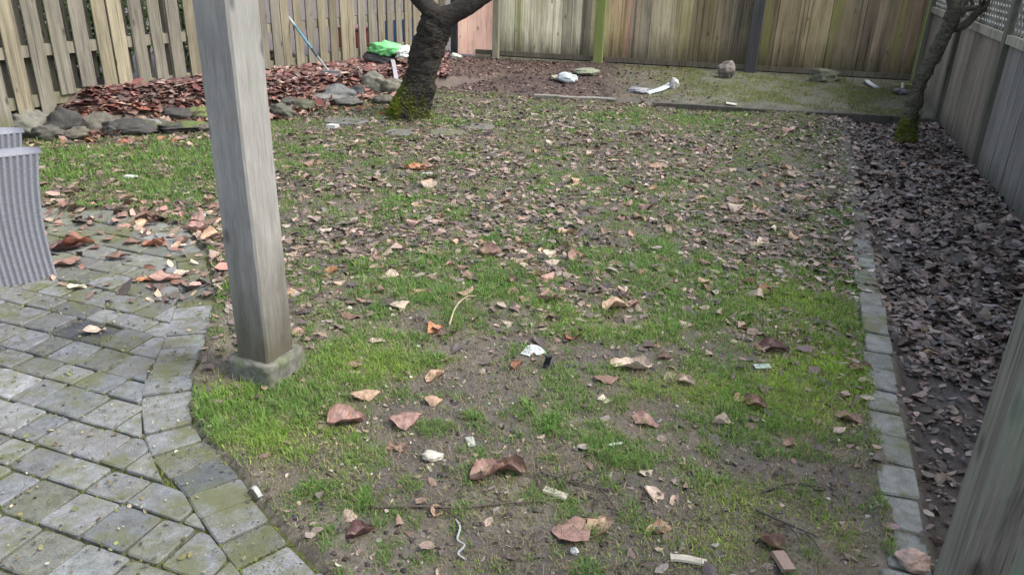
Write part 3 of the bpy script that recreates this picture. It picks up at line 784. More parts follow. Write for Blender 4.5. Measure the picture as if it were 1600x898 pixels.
# centre of the footing from its near corner
c0 = np.array([-.87, 2.415]); fx_ = np.array([math.cos(ROTP), math.sin(ROTP)]); fy_ = np.array([-fx_[1], fx_[0]])
ctr = c0 + (-fx_ * .105 + fy_ * .105)
post = porch_post('porch_post', ctr[0], ctr[1], .145, 2.3, M_post, (.262, .256, .238), ROTP, .085)
tag(post, 'square weathered wooden porch post on a concrete footing at the patio corner', 'post')
bm_ = bmesh.new(); bmesh.ops.create_cube(bm_, size=1)
bmesh.ops.subdivide_edges(bm_, edges=bm_.edges[:], cuts=6, use_grid_fill=True)
for vtx in bm_.verts:
    co = vtx.co; t = co.z + .5; s_ = .112 - .014 * t
    co.x *= 2 * s_; co.y *= 2 * s_; co.z = -.16 + t * .165
    nz = Vector((co.x, co.y, 0)).normalized() * random.gauss(0, .0032); co += nz; 
    r = max(abs(co.x), abs(co.y))
    if abs(co.x) > .085 and abs(co.y) > .085: co.x *= .965; co.y *= .965
    if t > .95: co.z += random.gauss(0, .0015)
ft = bm_obj('footing', bm_, M_conc, post, True)
a = ft.data.color_attributes.new('tint', 'FLOAT_COLOR', 'POINT')
a.data.foreach_set('color', np.ravel([(.125, .122, .105, 1) if random.random() > .35 else (.10, .115, .07, 1) for _ in ft.data.vertices]).astype(np.float32))
c1 = at(1455, 898, .26)[:2]; rot2 = YA * -1
ex = np.array([math.cos(rot2), math.sin(rot2)]); ey = np.array([-ex[1], ex[0]])
ctr2 = c1 + ex * .076 - ey * .076
z2 = g1(*ctr2) - .05
post2 = porch_post('porch_post', ctr2[0], ctr2[1], .15, 2.5, M_near, (.20, .185, .155), rot2, z2)
tag(post2, 'dark grey-brown wooden porch post close by at the right, streaked with pale green', 'post')

# ------------------------------------------------------------------ leaning tree, small tree
def wobble(V, amp, sc, sd):
    A = np.array([tuple(p) for p in V])
    for j in range(3): A[:, j] += (fbm(A[:, (j + 1) % 3] * 1.0 + sd, A[:, (j + 2) % 3] + A[:, j] * .7, sc, sd + j, 3) - .5) * amp
    return A
def tree(name, base, stem, limbs, mat, label, twigs_seed, cat='tree', mossy=(.15, .14, 3200, .016)):
    o = empty(name, base)
    b = np.asarray(base)
    pts, rad = smooth_path([np.array(p) - b for p, _ in stem], [r for _, r in stem], 8)
    pts, rad = smooth_path(pts, rad, 3); V, F = tube(pts, rad, 40, .05, 3); mb_ = MB(); mb_.add(wobble(wobble(V, .07, 5, 3), .025, 22, 8), F)
    mb_.build('trunk', mat, o, True)
    # moss cushion round the foot, thickest on the left
    A_ = np.array(mb_.v); rg = np.random.default_rng(twigs_seed); cand = [f for f in mb_.f if len(f) == 4]
    cc_ = np.array([A_[list(f)].mean(0) for f in cand]); nn_ = np.array([np.cross(A_[f[1]] - A_[f[0]], A_[f[3]] - A_[f[0]]) for f in cand]); nn_ /= np.maximum(np.linalg.norm(nn_, axis=1), 1e-9)[:, None]
    zc_, zh_, nm_, bl_ = mossy
    wgt = np.exp(-((cc_[:, 2] - zc_) / zh_) ** 2) * np.clip(.55 - nn_[:, 0] * .9 - nn_[:, 1] * .2 + (fbm(cc_[:, 0] * 1.7 + cc_[:, 1], cc_[:, 2], 9, 5, 3) - .5) * 4 - .15, 0, 1)
    pick = rg.choice(len(cand), nm_, p=wgt / wgt.sum()); wq = rg.random((nm_, 2))
    q4 = np.array([[A_[i_] for i_ in cand[k_]] for k_ in pick])
    pb_ = (q4[:, 0] * (1 - wq[:, :1]) + q4[:, 1] * wq[:, :1]) * (1 - wq[:, 1:]) + (q4[:, 3] * (1 - wq[:, :1]) + q4[:, 2] * wq[:, :1]) * wq[:, 1:]
    dv_ = nn_[pick] + rg.normal(0, .45, (nm_, 3)) + [0, 0, .3]; dv_ /= np.linalg.norm(dv_, axis=1)[:, None]; sd_ = np.cross(dv_, rg.normal(size=(nm_, 3))); sd_ /= np.linalg.norm(sd_, axis=1)[:, None]
    h_ = bl_ * rg.uniform(.5, 1.4, (nm_, 1)); s_ = sd_ * bl_ * .22
    Vm = np.stack([pb_ - s_, pb_ + s_, pb_ + dv_ * h_ + s_ * .3, pb_ + dv_ * h_ - s_ * .3], 1).reshape(-1, 3)
    cm = np.array([.16, .20, .03]) * rg.uniform(.4, 1.5, (nm_, 1))
    mo_ = fast_mesh('moss', Vm, np.arange(nm_ * 4).reshape(-1, 4), M_moss, np.repeat(cm, 4, 0)); mo_.parent = o
    rr = random.Random(twigs_seed)
    for li in limbs:
        m_ = MB()
        pts, rad = smooth_path([np.array(p) - b for p, _ in li], [r for _, r in li], 6)
        V, F = tube(pts, rad, 14, .05, 4); m_.add(wobble(V, .025, 9, 5), F)
        # bare side branches further up
        for k in range(len(pts) // 2, len(pts) - 1, 2):
            p0 = Vector(pts[k]); dr = Vector((rr.gauss(0, 1), rr.gauss(0, .6), 1.0)).normalized(); r0 = rad[k] * .45; path = [p0]
            for j in range(5): dr = (dr + Vector((rr.gauss(0, .3), rr.gauss(0, .3), .15))).normalized(); path.append(path[-1] + dr * .22)
            V, F = tube(path, [r0 * (1 - .17 * j) for j in range(6)], 6, .05, 1); m_.add(V, F)
        m_.build('limb', mat, o, True)
    return tag(o, label, cat)
tb = on_ground(642, 186); Y = tb[1] + .05
w2 = lambda px, py, y=None: at_y(px, py, Y if y is None else y)
stem = [((tb[0] - .02, Y, tb[2] - .10), .27), (w2(638, 178), .200), (w2(648, 150), .162), (w2(660, 105), .150), (w2(674, 55), .148), (w2(683, 28), .145), (w2(688, 20), .11)]
lim = [[(w2(682, 34), .11), (w2(712, 19), .088), (w2(742, 3), .078), (w2(775, -20), .074), (w2(850, -70), .07), (w2(900, -140), .05)],
       [(w2(682, 28), .10), (w2(664, 6), .080), (w2(645, -12), .072), (w2(590, -60), .06), (w2(560, -130), .045)]]
tree('leaning_tree', tuple(tb), stem, lim, M_bark, 'leaning dark-barked tree with yellow-green moss round its foot', 3)
tb2 = on_ground(1416, 224); Y2 = tb2[1] + .03
w3 = lambda px, py, dy=0: at_y(px, py, Y2 + dy)
stem = [((tb2[0], Y2, tb2[2] - .08), .115), (w3(1416, 212), .090), (w3(1420, 190), .072), (w3(1428, 155), .062), (w3(1444, 115), .060), (w3(1468, 68), .060), (w3(1482, 38), .062), (w3(1490, 20), .05)]
lim = [[(w3(1480, 45), .048), (w3(1505, 40), .036), (w3(1525, 22), .034), (w3(1548, 2, -.1), .028), (w3(1590, -60, -.2), .02)],
       [(w3(1484, 32), .05), (w3(1494, 8), .045), (w3(1500, -20, .1), .04), (w3(1490, -90, .2), .025)],
       [(w3(1488, 24), .032), (w3(1512, 14), .024), (w3(1550, 10, .05), .018), (w3(1580, -20, .05), .012)],
       [(w3(1480, 30), .03), (w3(1484, 6), .025), (w3(1470, -40), .018)]]
tree('small_tree', tuple(tb2), stem, lim, M_bark2, 'slim bare grey-green tree leaning beside the lattice fence', 9, 'tree', (.10, .09, 1500, .014))

# ------------------------------------------------------------------ rocks
def rock(name, px, py, w, h, col, moss, label, seed, group=None, flat=1.0, rot=0.0, cat='rock', depth=None, sink=.25):
    """stone whose foot is under picture point px, py; w, h its size in picture pixels"""
    p = on_ground(px, py); dist = np.linalg.norm(p - [0, 0, CAM_H]); ppm = FPX / (dist * .97)
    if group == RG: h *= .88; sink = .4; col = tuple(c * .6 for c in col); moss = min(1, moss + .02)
    W_, H_ = w / ppm, h / ppm * 1.05; D_ = (depth or .8) * W_
    bm_ = bmesh.new(); bmesh.ops.create_icosphere(bm_, subdivisions=4, radius=1)
    rr = np.random.default_rng(seed)
    planes = rr.normal(size=(9, 3)); planes /= np.linalg.norm(planes, axis=1)[:, None]; offs = rr.uniform(.62, .95, 9)
    C = np.array([v_.co for v_ in bm_.verts])
    for n_, o_ in zip(planes, offs):
        d = C @ n_ - o_; C -= np.where(d > 0, d * .85, 0)[:, None] * n_
    nz = 1 + (fbm(C[:, 0] + seed, C[:, 1] + C[:, 2] * 1.7, 2.0, seed, 4) - .5) * .6
    C *= nz[:, None]
    C[:, 0] *= W_ / 2 * 1.08; C[:, 1] *= D_ / 2; C[:, 2] *= H_ / 2 * 1.1 * flat
    for v_, c in zip(bm_.verts, C): v_.co = Vector(c)
    o = bm_obj(name, bm_, M_rock, None, True)
    o.location = (p[0], p[1] + D_ * .35, p[2] + H_ * (.5 - sink * .5)); o.rotation_euler = (0, rot, math.atan2(-p[0], p[1]) * .6 + rr.uniform(-.3, .3))
    o.color = col + (moss,)
    return tag(o, label, cat, group)
RG = 'stones edging the raised leaf bed'
GR = (.13, .125, .105); DK = (.075, .072, .065); PL = (.24, .23, .20); BR = (.17, .155, .12)
rk = [(8, 214, 50, 36, BR, .2, 'small tan rock at the left end of the rockery, beside the wicker chair'),
      (46, 218, 66, 44, (.20, .20, .16), .5, 'lichen-streaked slanting slab, left of the dark pointed rockery rock'),
      (97, 216, 52, 50, DK, .35, 'dark pointed rockery rock between the lichen slab and the smooth rounded boulder'),
      (143, 211, 54, 38, (.16, .15, .12), .15, 'smooth rounded brown-grey boulder in the rockery'),
      (188, 190, 40, 24, GR, .2, 'low grey rock just right of the smooth rounded boulder'),
      (226, 186, 34, 22, (.25, .255, .25), .1, 'pale bluish flat rock in the middle of the rockery edge'),
      (268, 188, 50, 26, DK, .35, 'long dark rock between the pale bluish rock and the mossy one'),
      (308, 186, 40, 28, (.13, .125, .08), .8, 'moss-topped rock beside the porch post in the rockery'),
      (205, 211, 70, 24, DK, .62, 'low mossy ledge stone under the pale bluish rock'),
      (275, 208, 80, 16, DK, .7, 'bright mossy ledge stone in front of the long dark rock'),
      (438, 186, 34, 28, (.15, .15, .12), .3, 'grey-brown rock just right of the porch post'),
      (470, 176, 38, 24, (.16, .16, .11), .6, 'rounded mossy rock with a weed beside it'),
      (502, 161, 62, 17, (.24, .235, .21), .15, 'flat pale slab lying in the rockery below the tool handle'),
      (527, 150, 52, 32, (.19, .20, .19), .2, 'angular grey rock at the foot of the tool handle'),
      (555, 152, 30, 24, (.065, .068, .068), .1, 'dark round rock with a pale rim in the rockery'),
      (583, 146, 46, 40, (.24, .235, .19), .2, 'broad pale rough rock behind the pile of red leaves'),
      (617, 152, 38, 38, (.25, .24, .18), .35, 'pale rock tucked against the left of the leaning trunk'),
      (540, 168, 46, 16, (.17, .165, .14), .3, 'low stone in front of the dark round rock'),
      (70, 221, 40, 26, GR, .2, 'small grey rock wedged below the lichen slab'),
      (120, 219, 32, 22, BR, .2, 'small brownish rock wedged between the dark pointed rock and the rounded boulder'),
      (172, 213, 36, 26, DK, .3, 'dark rock under the right side of the rounded boulder'),
      (240, 203, 44, 18, GR, .35, 'rough low rock below the pale bluish one'),
      (322, 208, 36, 16, BR, .4, 'rough brown rock half hidden behind the porch post'),
      (450, 170, 36, 20, GR, .2, 'rough grey rock above the grey-brown one beside the post'),
      (600, 163, 34, 18, BR, .2, 'small rough rock in the red leaves left of the leaning trunk'),
      (418, 100, 70, 26, (.20, .155, .10), .2, 'brown earthy rock at the fence right of the porch post')]
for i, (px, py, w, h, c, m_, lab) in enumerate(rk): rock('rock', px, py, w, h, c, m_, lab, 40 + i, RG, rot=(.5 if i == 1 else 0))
bk_ = [(1135, 123, 23, 27, (.17, .145, .125), .1, 'upright pinkish-grey stone beside the dark back fence post', 1.0),
       (1291, 130, 40, 21, (.12, .125, .085), .6, 'mossy mound-shaped stone against the back fence', 1.0),
       (884, 131, 34, 17, (.36, .40, .40), .05, 'pale bluish chunk of rubble near the green fence post', .9),
       (868, 127, 22, 10, (.30, .27, .20), .05, 'tan scrap of rubble left of the pale bluish chunk', .9),
       (916, 119, 40, 12, (.17, .19, .13), .5, 'low green-tinged stone at the foot of the green post', .8),
       (1052, 140, 16, 18, (.35, .34, .32), .05, 'small pale upright lump at the end of the white scrap', 1.0),
       (1000, 147, 44, 10, (.20, .20, .21), .05, 'grey slab of rubble lying before the back bed', .7),
       (712, 94, 18, 10, (.42, .44, .36), .1, 'pale block lying by the new cedar panel', 1.0),
       (1410, 149, 22, 10, (.14, .14, .15), .05, 'small dark grey stone beside the corner fence post', 1.0)]
for i, (px, py, w, h, c, m_, lab, fl) in enumerate(bk_): rock('rock', px, py, w, h, c, m_, lab, 80 + i, None, fl)
for i, (px, py, w, h, lab) in enumerate(((744, 199, 62, 10, 'flat grey stepping stone right of the leaning trunk'), (698, 208, 60, 9, 'flat grey stepping stone below the leaning trunk'),
                                        (625, 208, 50, 7, 'flat grey stepping stone below the red leaf pile'), (540, 190, 70, 6, 'sunken grey stepping stone between post and leaning trunk'))):
    p = on_ground(px, py); q = []
    for k in range(9):
        an = 2 * math.pi * k / 9; r = w / 160 / 2 * random.uniform(.85, 1.1); q.append(np.array([math.cos(an) * r, math.sin(an) * r * .8]))
    m_ = MB(); paver(m_, q, .014, (.115, .112, .105), .0, .07, .008); o = m_.build('stepping_stone', M_paver); o.location = p
    tag(o, lab, 'stepping stone', 'stepping stones round the leaning tree')
# timber edging at the back bed
def timber(a, b, w, h, col, label, mat=M_dark):
    a = on_ground(*a); b = on_ground(*b); d = b - a
    o = empty('edging_timber', (a[0], a[1], 0), math.atan2(d[1], d[0])); L = math.hypot(d[0], d[1]); m_ = MB()
    n = 8; V = []
    for i in range(n + 1):
        x = L * i / n; s = math.sin(i * 1.3) * .008
        V += [(x, -w / 2 + s, -.05), (x, w / 2 + s, -.05), (x, w / 2 + s, h + s * .4), (x, w * .35 + s, h + .006 + s * .4), (x, -w * .35 + s, h + .006 + s * .4), (x, -w / 2 + s, h + s * .4)]
    F = [(5, 4, 3, 2, 1, 0), tuple(n * 6 + k for k in range(6))]
    for i in range(n): F += [(i * 6 + k, i * 6 + (k + 1) % 6, i * 6 + 6 + (k + 1) % 6, i * 6 + 6 + k) for k in range(6)]
    m_.add(V, F, col); m_.build('beam', mat, o); return tag(o, label, 'timber')
timber((835, 154), (962, 160), .08, .034, (.20, .19, .16), 'pale weathered board edging the dark mulch before the back fence')
timber((1022, 166), (1470, 194), .05, .034, (.085, .08, .066), 'long dark timber edging the mossy strip at the back')
timber((780, 100), (905, 117), .05, .07, (.13, .12, .08), 'short dark board lying along the foot of the back fence')

# ------------------------------------------------------------------ wicker chair
def wicker_chair():
    # near arm: from the front top corner to the rear, then the far arm parallel to it
    F0 = at(88, 430)[:2]
    d = np.array([-.78, -.62]); d /= np.hypot(*d); nrm_ = np.array([-.62, .78])                # across the chair, away from the camera
    o = empty('wicker_armchair', (F0[0], F0[1], 0), math.atan2(d[1], d[0]))
    sgn = 1 if (np.array([-d[1], d[0]]) @ nrm_) > 0 else -1   # local +y or -y goes across
    HT, LEN, TH, WID = .60, .78, .10, .60
    def arm(y0, y1, name, top):
        """woven arm: front edge sweeps out towards the floor"""
        m_ = MB(); nz, nxx = 22, 260
        def xf(z): t = z / top; return .022 * math.sin(math.pi * min(t, 1)) - .040 * t
        for yy, sg in ((y0, -1), (y1, 1)):
            V = []; 
            for iz in range(nz + 1):
                z = top * iz / nz
                for ix in range(nxx + 1):
                    t = ix / nxx; x = xf(z) + (LEN - xf(z)) * t
                    ph = t * LEN / .025 * 2 * math.pi
                    w_ = .0032 * math.sin(ph)
                    fl = .03 * (1 - z / top) ** 2
                    V.append((x, (yy + sg * (w_ + fl)) * sgn, z))
            F = [(i * (nxx + 1) + k, i * (nxx + 1) + k + 1, (i + 1) * (nxx + 1) + k + 1, (i + 1) * (nxx + 1) + k) for i in range(nz) for k in range(nxx)]
            g_ = [(.140 + .040 * math.sin((k % (nxx + 1)) / nxx * LEN / .025 * 2 * math.pi)) for k in range(len(V))]
            n0 = len(m_.v); m_.v += V; m_.f += [tuple(i + n0 for i in f) for f in F]; m_.c += [(g * .96, g, g * 1.13, 1) for g in g_]
        # front face
        V = []
        for iz in range(nz + 1):
            z = top * iz / nz; fl = .03 * (1 - z / top) ** 2
            for k in range(9):
                yy = y0 - fl + (y1 - y0 + 2 * fl) * k / 8; V.append((xf(z) - .006 * math.sin(k / 8 * math.pi), yy * sgn, z))
        m_.add(V, [(i * 9 + k, i * 9 + k + 1, i * 9 + 10 + k, i * 9 + 9 + k) for i in range(nz) for k in range(8)], (.25, .255, .275))
        m_.build(name, M_weave, o, True)
        t_ = MB(); path = [(xf(top) - .012 + (LEN - xf(top)) * i / 10, (y0 + y1) / 2 * sgn, top) for i in range(11)]
        V = []; n = 10
        for i, q in enumerate(path):
            for a_ in range(9):
                an = math.pi * a_ / 8; V.append((q[0], q[1] + math.cos(an) * (y1 - y0) * .53, q[2] - .004 + math.sin(an) * .024 * (1 if 0 < i else .6)))
        t_.add(V, [(i * 9 + k, i * 9 + k + 1, i * 9 + 10 + k, i * 9 + 9 + k) for i in range(n) for k in range(8)] + [tuple(range(9))], (.165, .17, .19))
        t_.build('arm_top', M_wick, o, True)
    arm(0, TH, 'arm', HT); arm(WID - TH, WID, 'arm', HT)
    s_ = MB(); s_.box(.12, LEN - .02, min(TH * sgn, (WID - TH) * sgn), max(TH * sgn, (WID - TH) * sgn), .05, .30, (.2, .2, .215)); s_.build('seat', M_wick, o)
    s_ = MB(); s_.box(.14, LEN - .12, min((TH + .01) * sgn, (WID - TH - .01) * sgn), max((TH + .01) * sgn, (WID - TH - .01) * sgn), .301, .42, (.3, .3, .31), 0, .03); s_.build('cushion', M_wick, o, True)
    s_ = MB(); s_.box(LEN - .019, LEN + .10, min(0, WID * sgn), max(0, WID * sgn), .03, .80, (.22, .22, .24), 0, .02); s_.build('backrest', M_wick, o)
    return tag(o, 'grey wicker armchair with flared sides on the patio', 'chair')
wicker_chair()

# ------------------------------------------------------------------ tool handle, bag, scraps
pb = on_ground(518, 118); pt = at_y(447, 22, pb[1] + .55)
o = empty('garden_tool', tuple(pb))
ax_ = lambda t: tuple((pt - pb) * t)
for a_, b_, r_, c_, nm in ((0.0, .30, .012, (.20, .23, .24), 'lower_shaft'), (.30, .42, .016, (.05, .06, .07), 'collar'), (.42, .80, .013, (.08, .20, .27), 'handle'), (.80, 1.0, .016, (.26, .30, .30), 'grip')):
    m_ = MB(); m_.tube([ax_(a_), ax_((a_ + b_) / 2), ax_(b_)], [r_] * 3, 10, c_); m_.build(nm, M_wick, o, True)
m_ = MB(); hd = Vector(ax_(0)); m_.box(-.10, .10, -.012, .012, -.02, .05, (.16, .18, .18), 0, .004); m_.build('head', M_wick, o)
tag(o, 'long blue and grey garden tool leaning from the rockery towards the picket fence', 'garden tool')
def crumple(name, px, py, w, h, d, col, seed, parent=None, off=(0, 0, 0), amp=.5):
    bm_ = bmesh.new(); bmesh.ops.create_icosphere(bm_, subdivisions=4, radius=1)
    C = np.array([v_.co for v_ in bm_.verts]); nz = 1 + (fbm(C[:, 0] * 1.3 + seed, C[:, 1] + 1.9 * C[:, 2], 3, seed, 4) - .5) * amp
    C *= nz[:, None]; C[:, 0] *= w / 2; C[:, 1] *= d / 2; C[:, 2] = np.maximum(C[:, 2], -.7) * h / 2
    for v_, c in zip(bm_.verts, C): v_.co = Vector(c) + Vector(off)
    o_ = bm_obj(name, bm_, M_plain, parent, True); o_.color = col + (1,); return o_
bp = on_ground(600, 104)
bagr = empty('plastic_bag', tuple(bp), .1)
crumple('bag_body', 0, 0, .40, .19, .30, (.14, .46, .16), 3, bagr, (.02, 0, .20), .7)
crumple('bag_end', 0, 0, .24, .17, .26, (.62, .66, .60), 5, bagr, (.25, -.03, .16), .9)
crumple('bag_shadow', 0, 0, .42, .22, .30, (.05, .05, .05), 7, bagr, (-.04, .02, .08), .4)  # black lump standing in for the shadow under the bag
tag(bagr, 'green plastic bag with a crumpled white end lying by the fence', 'bag')
def strip_obj(name, pts, w, th, col, label, cat, mat=None, z=0.004, group=None, wob=.06):
    """flat bent strip through picture points lying on the ground"""
    P_ = [on_ground(*p[:2]) + np.array([0, 0, (p[2] if len(p) > 2 else 0) + z]) for p in pts]
    b0 = P_[0].copy(); Q, _ = smooth_path([p - b0 for p in P_], [1] * len(P_), 5) if len(P_) > 2 else ([P_[0] - b0, (P_[0] + P_[1]) / 2 - b0, P_[1] - b0], 0)
    V = []; n = len(Q)
    for i in range(n):
        t = Q[min(i + 1, n - 1)] - Q[max(i - 1, 0)]; s = np.array([-t[1], t[0], 0]); s /= max(np.linalg.norm(s), 1e-6)
        ww = w * (1 + wob * math.sin(i * 1.1 + w * 99)); q = Q[i]; up = np.array([0, 0, th])
        V += [q - s * ww / 2, q + s * ww / 2, q + s * ww / 2 * .85 + up, q - s * ww / 2 * .85 + up]
    F = [(3, 2, 1, 0), tuple((n - 1) * 4 + k for k in range(4))]
    for i in range(n - 1): F += [(i * 4 + k, i * 4 + (k + 1) % 4, i * 4 + 4 + (k + 1) % 4, i * 4 + 4 + k) for k in range(4)]
    o_ = mesh_obj(name, V, F, M_plain); o_.location = tuple(b0); o_.color = tuple(c * .58 for c in col) + (1,)
    return tag(o_, label, cat, group)
strip_obj('plastic_strip', [(612, 100, .10), (616, 112, .05), (622, 128)], .05, .006, (.46, .43, .47), 'pale strip of plastic trailing from the green bag', 'plastic strip')
strip_obj('white_strap', [(1350, 124, .05), (1356, 132, .02), (1370, 138)], .07, .012, (.70, .72, .76), 'white bent strap lying by the back fence', 'strap')
strip_obj('plastic_scrap', [(1408, 140, .05), (1408, 148)], .03, .03, (.7, .7, .62), 'small white upright scrap next to the corner post', 'scrap')
strip_obj('plastic_scrap', [(1010, 147), (1030, 144, .02), (1050, 136, .03)], .09, .015, (.62, .68, .70), 'white plastic scrap lying in front of the back bed', 'scrap')
strip_obj('paper_scrap', [(1134, 168), (1150, 169)], .07, .01, (.72, .74, .60), 'little cream scrap on the far edge of the lawn', 'scrap')
strip_obj('paper_scrap', [(513, 200), (527, 201)], .07, .03, (.75, .76, .72), 'white scrap lying between the porch post and leaning trunk', 'scrap')
strip_obj('paper_scrap', [(820, 556), (833, 548, .015), (846, 556, .005)], .045, .002, (.66, .70, .70), 'white folded scrap beside the black plastic clip', 'scrap')
strip_obj('paper_scrap', [(660, 272), (676, 273)], .03, .006, (.6, .6, .5), 'pale scrap in the grass in front of the leaning tree', 'scrap')
strip_obj('paper_scrap', [(197, 277), (212, 279)], .05, .012, (.72, .74, .72), 'white scrap in the green grass behind the patio', 'scrap')
strip_obj('paper_scrap', [(311, 339), (322, 338)], .05, .02, (.78, .79, .76), 'white scrap at the patio edge left of the post', 'scrap')
strip_obj('paper_scrap', [(1178, 574), (1203, 573)], .035, .004, (.50, .62, .55), 'pale bluish scrap at the edge of the bright moss', 'scrap')
strip_obj('paper_scrap', [(1333, 468), (1352, 472, .004), (1370, 478)], .05, .003, (.55, .56, .52), 'pale flat slip lying on the edging pavers', 'scrap')
strip_obj('paper_scrap', [(733, 685), (738, 699)], .03, .004, (.55, .58, .50), 'pale torn scrap above the curled leaf pair', 'scrap')
strip_obj('wood_chip', [(850, 766), (886, 779)], .030, .006, (.55, .50, .38), 'pale wood chip among the dark twigs', 'wood chip')
strip_obj('wood_chip', [(1047, 873), (1072, 877, .004), (1104, 882)], .024, .007, (.58, .54, .44), 'long pale wood chip at the near edge of the lawn', 'wood chip')
strip_obj('wood_chip', [(950, 697), (973, 693)], .012, .003, (.6, .64, .52), 'thin pale sliver in the green tuft', 'wood chip')
strip_obj('wood_chip', [(1214, 868, .004), (1232, 900, .010)], .040, .012, (.36, .25, .20), 'squared pinkish piece of wood at the bottom of the lawn', 'wood chip', wob=.02)
rock('brick_chip', 1430, 897, 46, 28, (.36, .265, .215), .0, 'pinkish broken brick chip at the near end of the edging', 151, None, 1.0, 0, 'brick chip', .75, .2)
strip_obj('string', [(712, 812), (719, 830, .01), (715, 846, .004), (726, 858, .01), (716, 868, .004), (728, 876)], .0055, .003, (.5, .51, .48), 'twisted white string on bare soil', 'string')
o = empty('plastic_clip', tuple(on_ground(853, 572)), .5)
m_ = MB(); m_.box(-.012, .012, -.006, .006, 0, .062, (.016, .018, .025), 0, .002, Matrix.Rotation(.35, 4, 'X')); m_.build('upright', M_wick, o)
m_ = MB(); m_.box(-.014, .032, -.026, .004, 0, .010, (.016, .018, .025), 0, .002); m_.build('foot', M_wick, o)
tag(o, 'black plastic clip standing on the lawn', 'clip')
rock('pebble', 676, 722, 32, 15, (.42, .40, .33), .0, 'smooth white oval pebble on bare soil', 140, None, 1.0, 0, 'pebble', .7, .1)
rock('pebble', 312, 815, 9, 10, (.45, .4, .34), .0, 'tiny tan pebble lying in a patio joint', 141, None, 1.0, 0, 'pebble', .9, .1)
rock('pebble', 898, 868, 13, 13, (.42, .42, .40), .0, 'small grey pebble below the big diamond leaf', 142, None, 1.0, 0, 'pebble', .9, .1)
strip_obj('paper_scrap', [(384, 777), (397, 772, .012), (408, 777)], .016, .002, (.5, .5, .46), 'small white curl on the patio border', 'scrap')
strip_obj('paper_scrap', [(246, 682), (252, 678, .008), (260, 681)], .02, .003, (.62, .62, .58), 'tiny white curl on the dark border paver', 'scrap')
# twigs
def twig(pts, r, col, label, side=0, seed=0):
    P_ = [on_ground(*p[:2]) + np.array([0, 0, (p[2] if len(p) > 2 else 0) + r + .006]) for p in pts]; b0 = P_[0].copy()
    Q, rr_ = smooth_path([p - b0 for p in P_], [r * (1 - .5 * i / (len(P_) - 1)) for i in range(len(P_))], 6)
    V, F = tube(Q, rr_, 7, .12, seed); m_ = MB(); m_.add(V, F, col); rd = random.Random(seed)
    for k in range(side):
        i = rd.randrange(2, len(Q) - 2); q0 = Vector(Q[i]); d = Vector(Q[i + 1]) - q0; d.z = 0; d.normalize()
        d.rotate(Matrix.Rotation(rd.choice([-1, 1]) * rd.uniform(.5, 1.0), 3, 'Z'))
        V, F = tube([q0, q0 + d * .05 + Vector((0, 0, .006)), q0 + d * rd.uniform(.08, .13)], [r * .6, r * .5, r * .25], 6, .1, seed + k); m_.add(V, F, col)
    o_ = m_.build('twig', M_litter, None, True); o_.location = tuple(b0); return tag(o_, label, 'twig', 'twigs on the lawn')
twig([(577, 797), (650, 795), (720, 797), (790, 790), (852, 787)], .0045, (.075, .06, .045), 'long straight twig lying across the bare soil', 1, 3)
twig([(702, 514, .01), (712, 494, .035), (728, 478, .035), (744, 468, .01)], .004, (.36, .28, .19), 'pale arching twig rising from an orange leaf', 0, 4)
twig([(845, 742), (880, 752), (910, 760), (962, 772)], .004, (.05, .042, .036), 'dark forked twig above the big diamond leaf', 3, 5)
twig([(838, 770), (858, 752), (905, 738)], .0035, (.045, .04, .034), 'short dark twig crossing the pale wood chip', 1, 6)
twig([(1180, 800), (1220, 818), (1275, 842)], .0045, (.055, .047, .04), 'dark twig on the soil near the edging pavers', 2, 7)
twig([(1190, 772), (1235, 758), (1290, 766)], .0035, (.06, .05, .042), 'thin dark twig below the pink leaf by the edging', 2, 8)
twig([(1490, 560), (1502, 590), (1530, 615)], .004, (.10, .085, .07), 'crooked twig on the dark mulch beside the near post', 1, 9)
twig([(470, 622), (505, 640), (520, 655)], .003, (.07, .055, .045), 'thin twig in front of the concrete footing', 0, 10)
twig([(755, 470), (800, 452), (850, 458), (900, 466)], .003, (.22, .19, .13), 'thin dry stalk bowing through the grass', 0, 11)

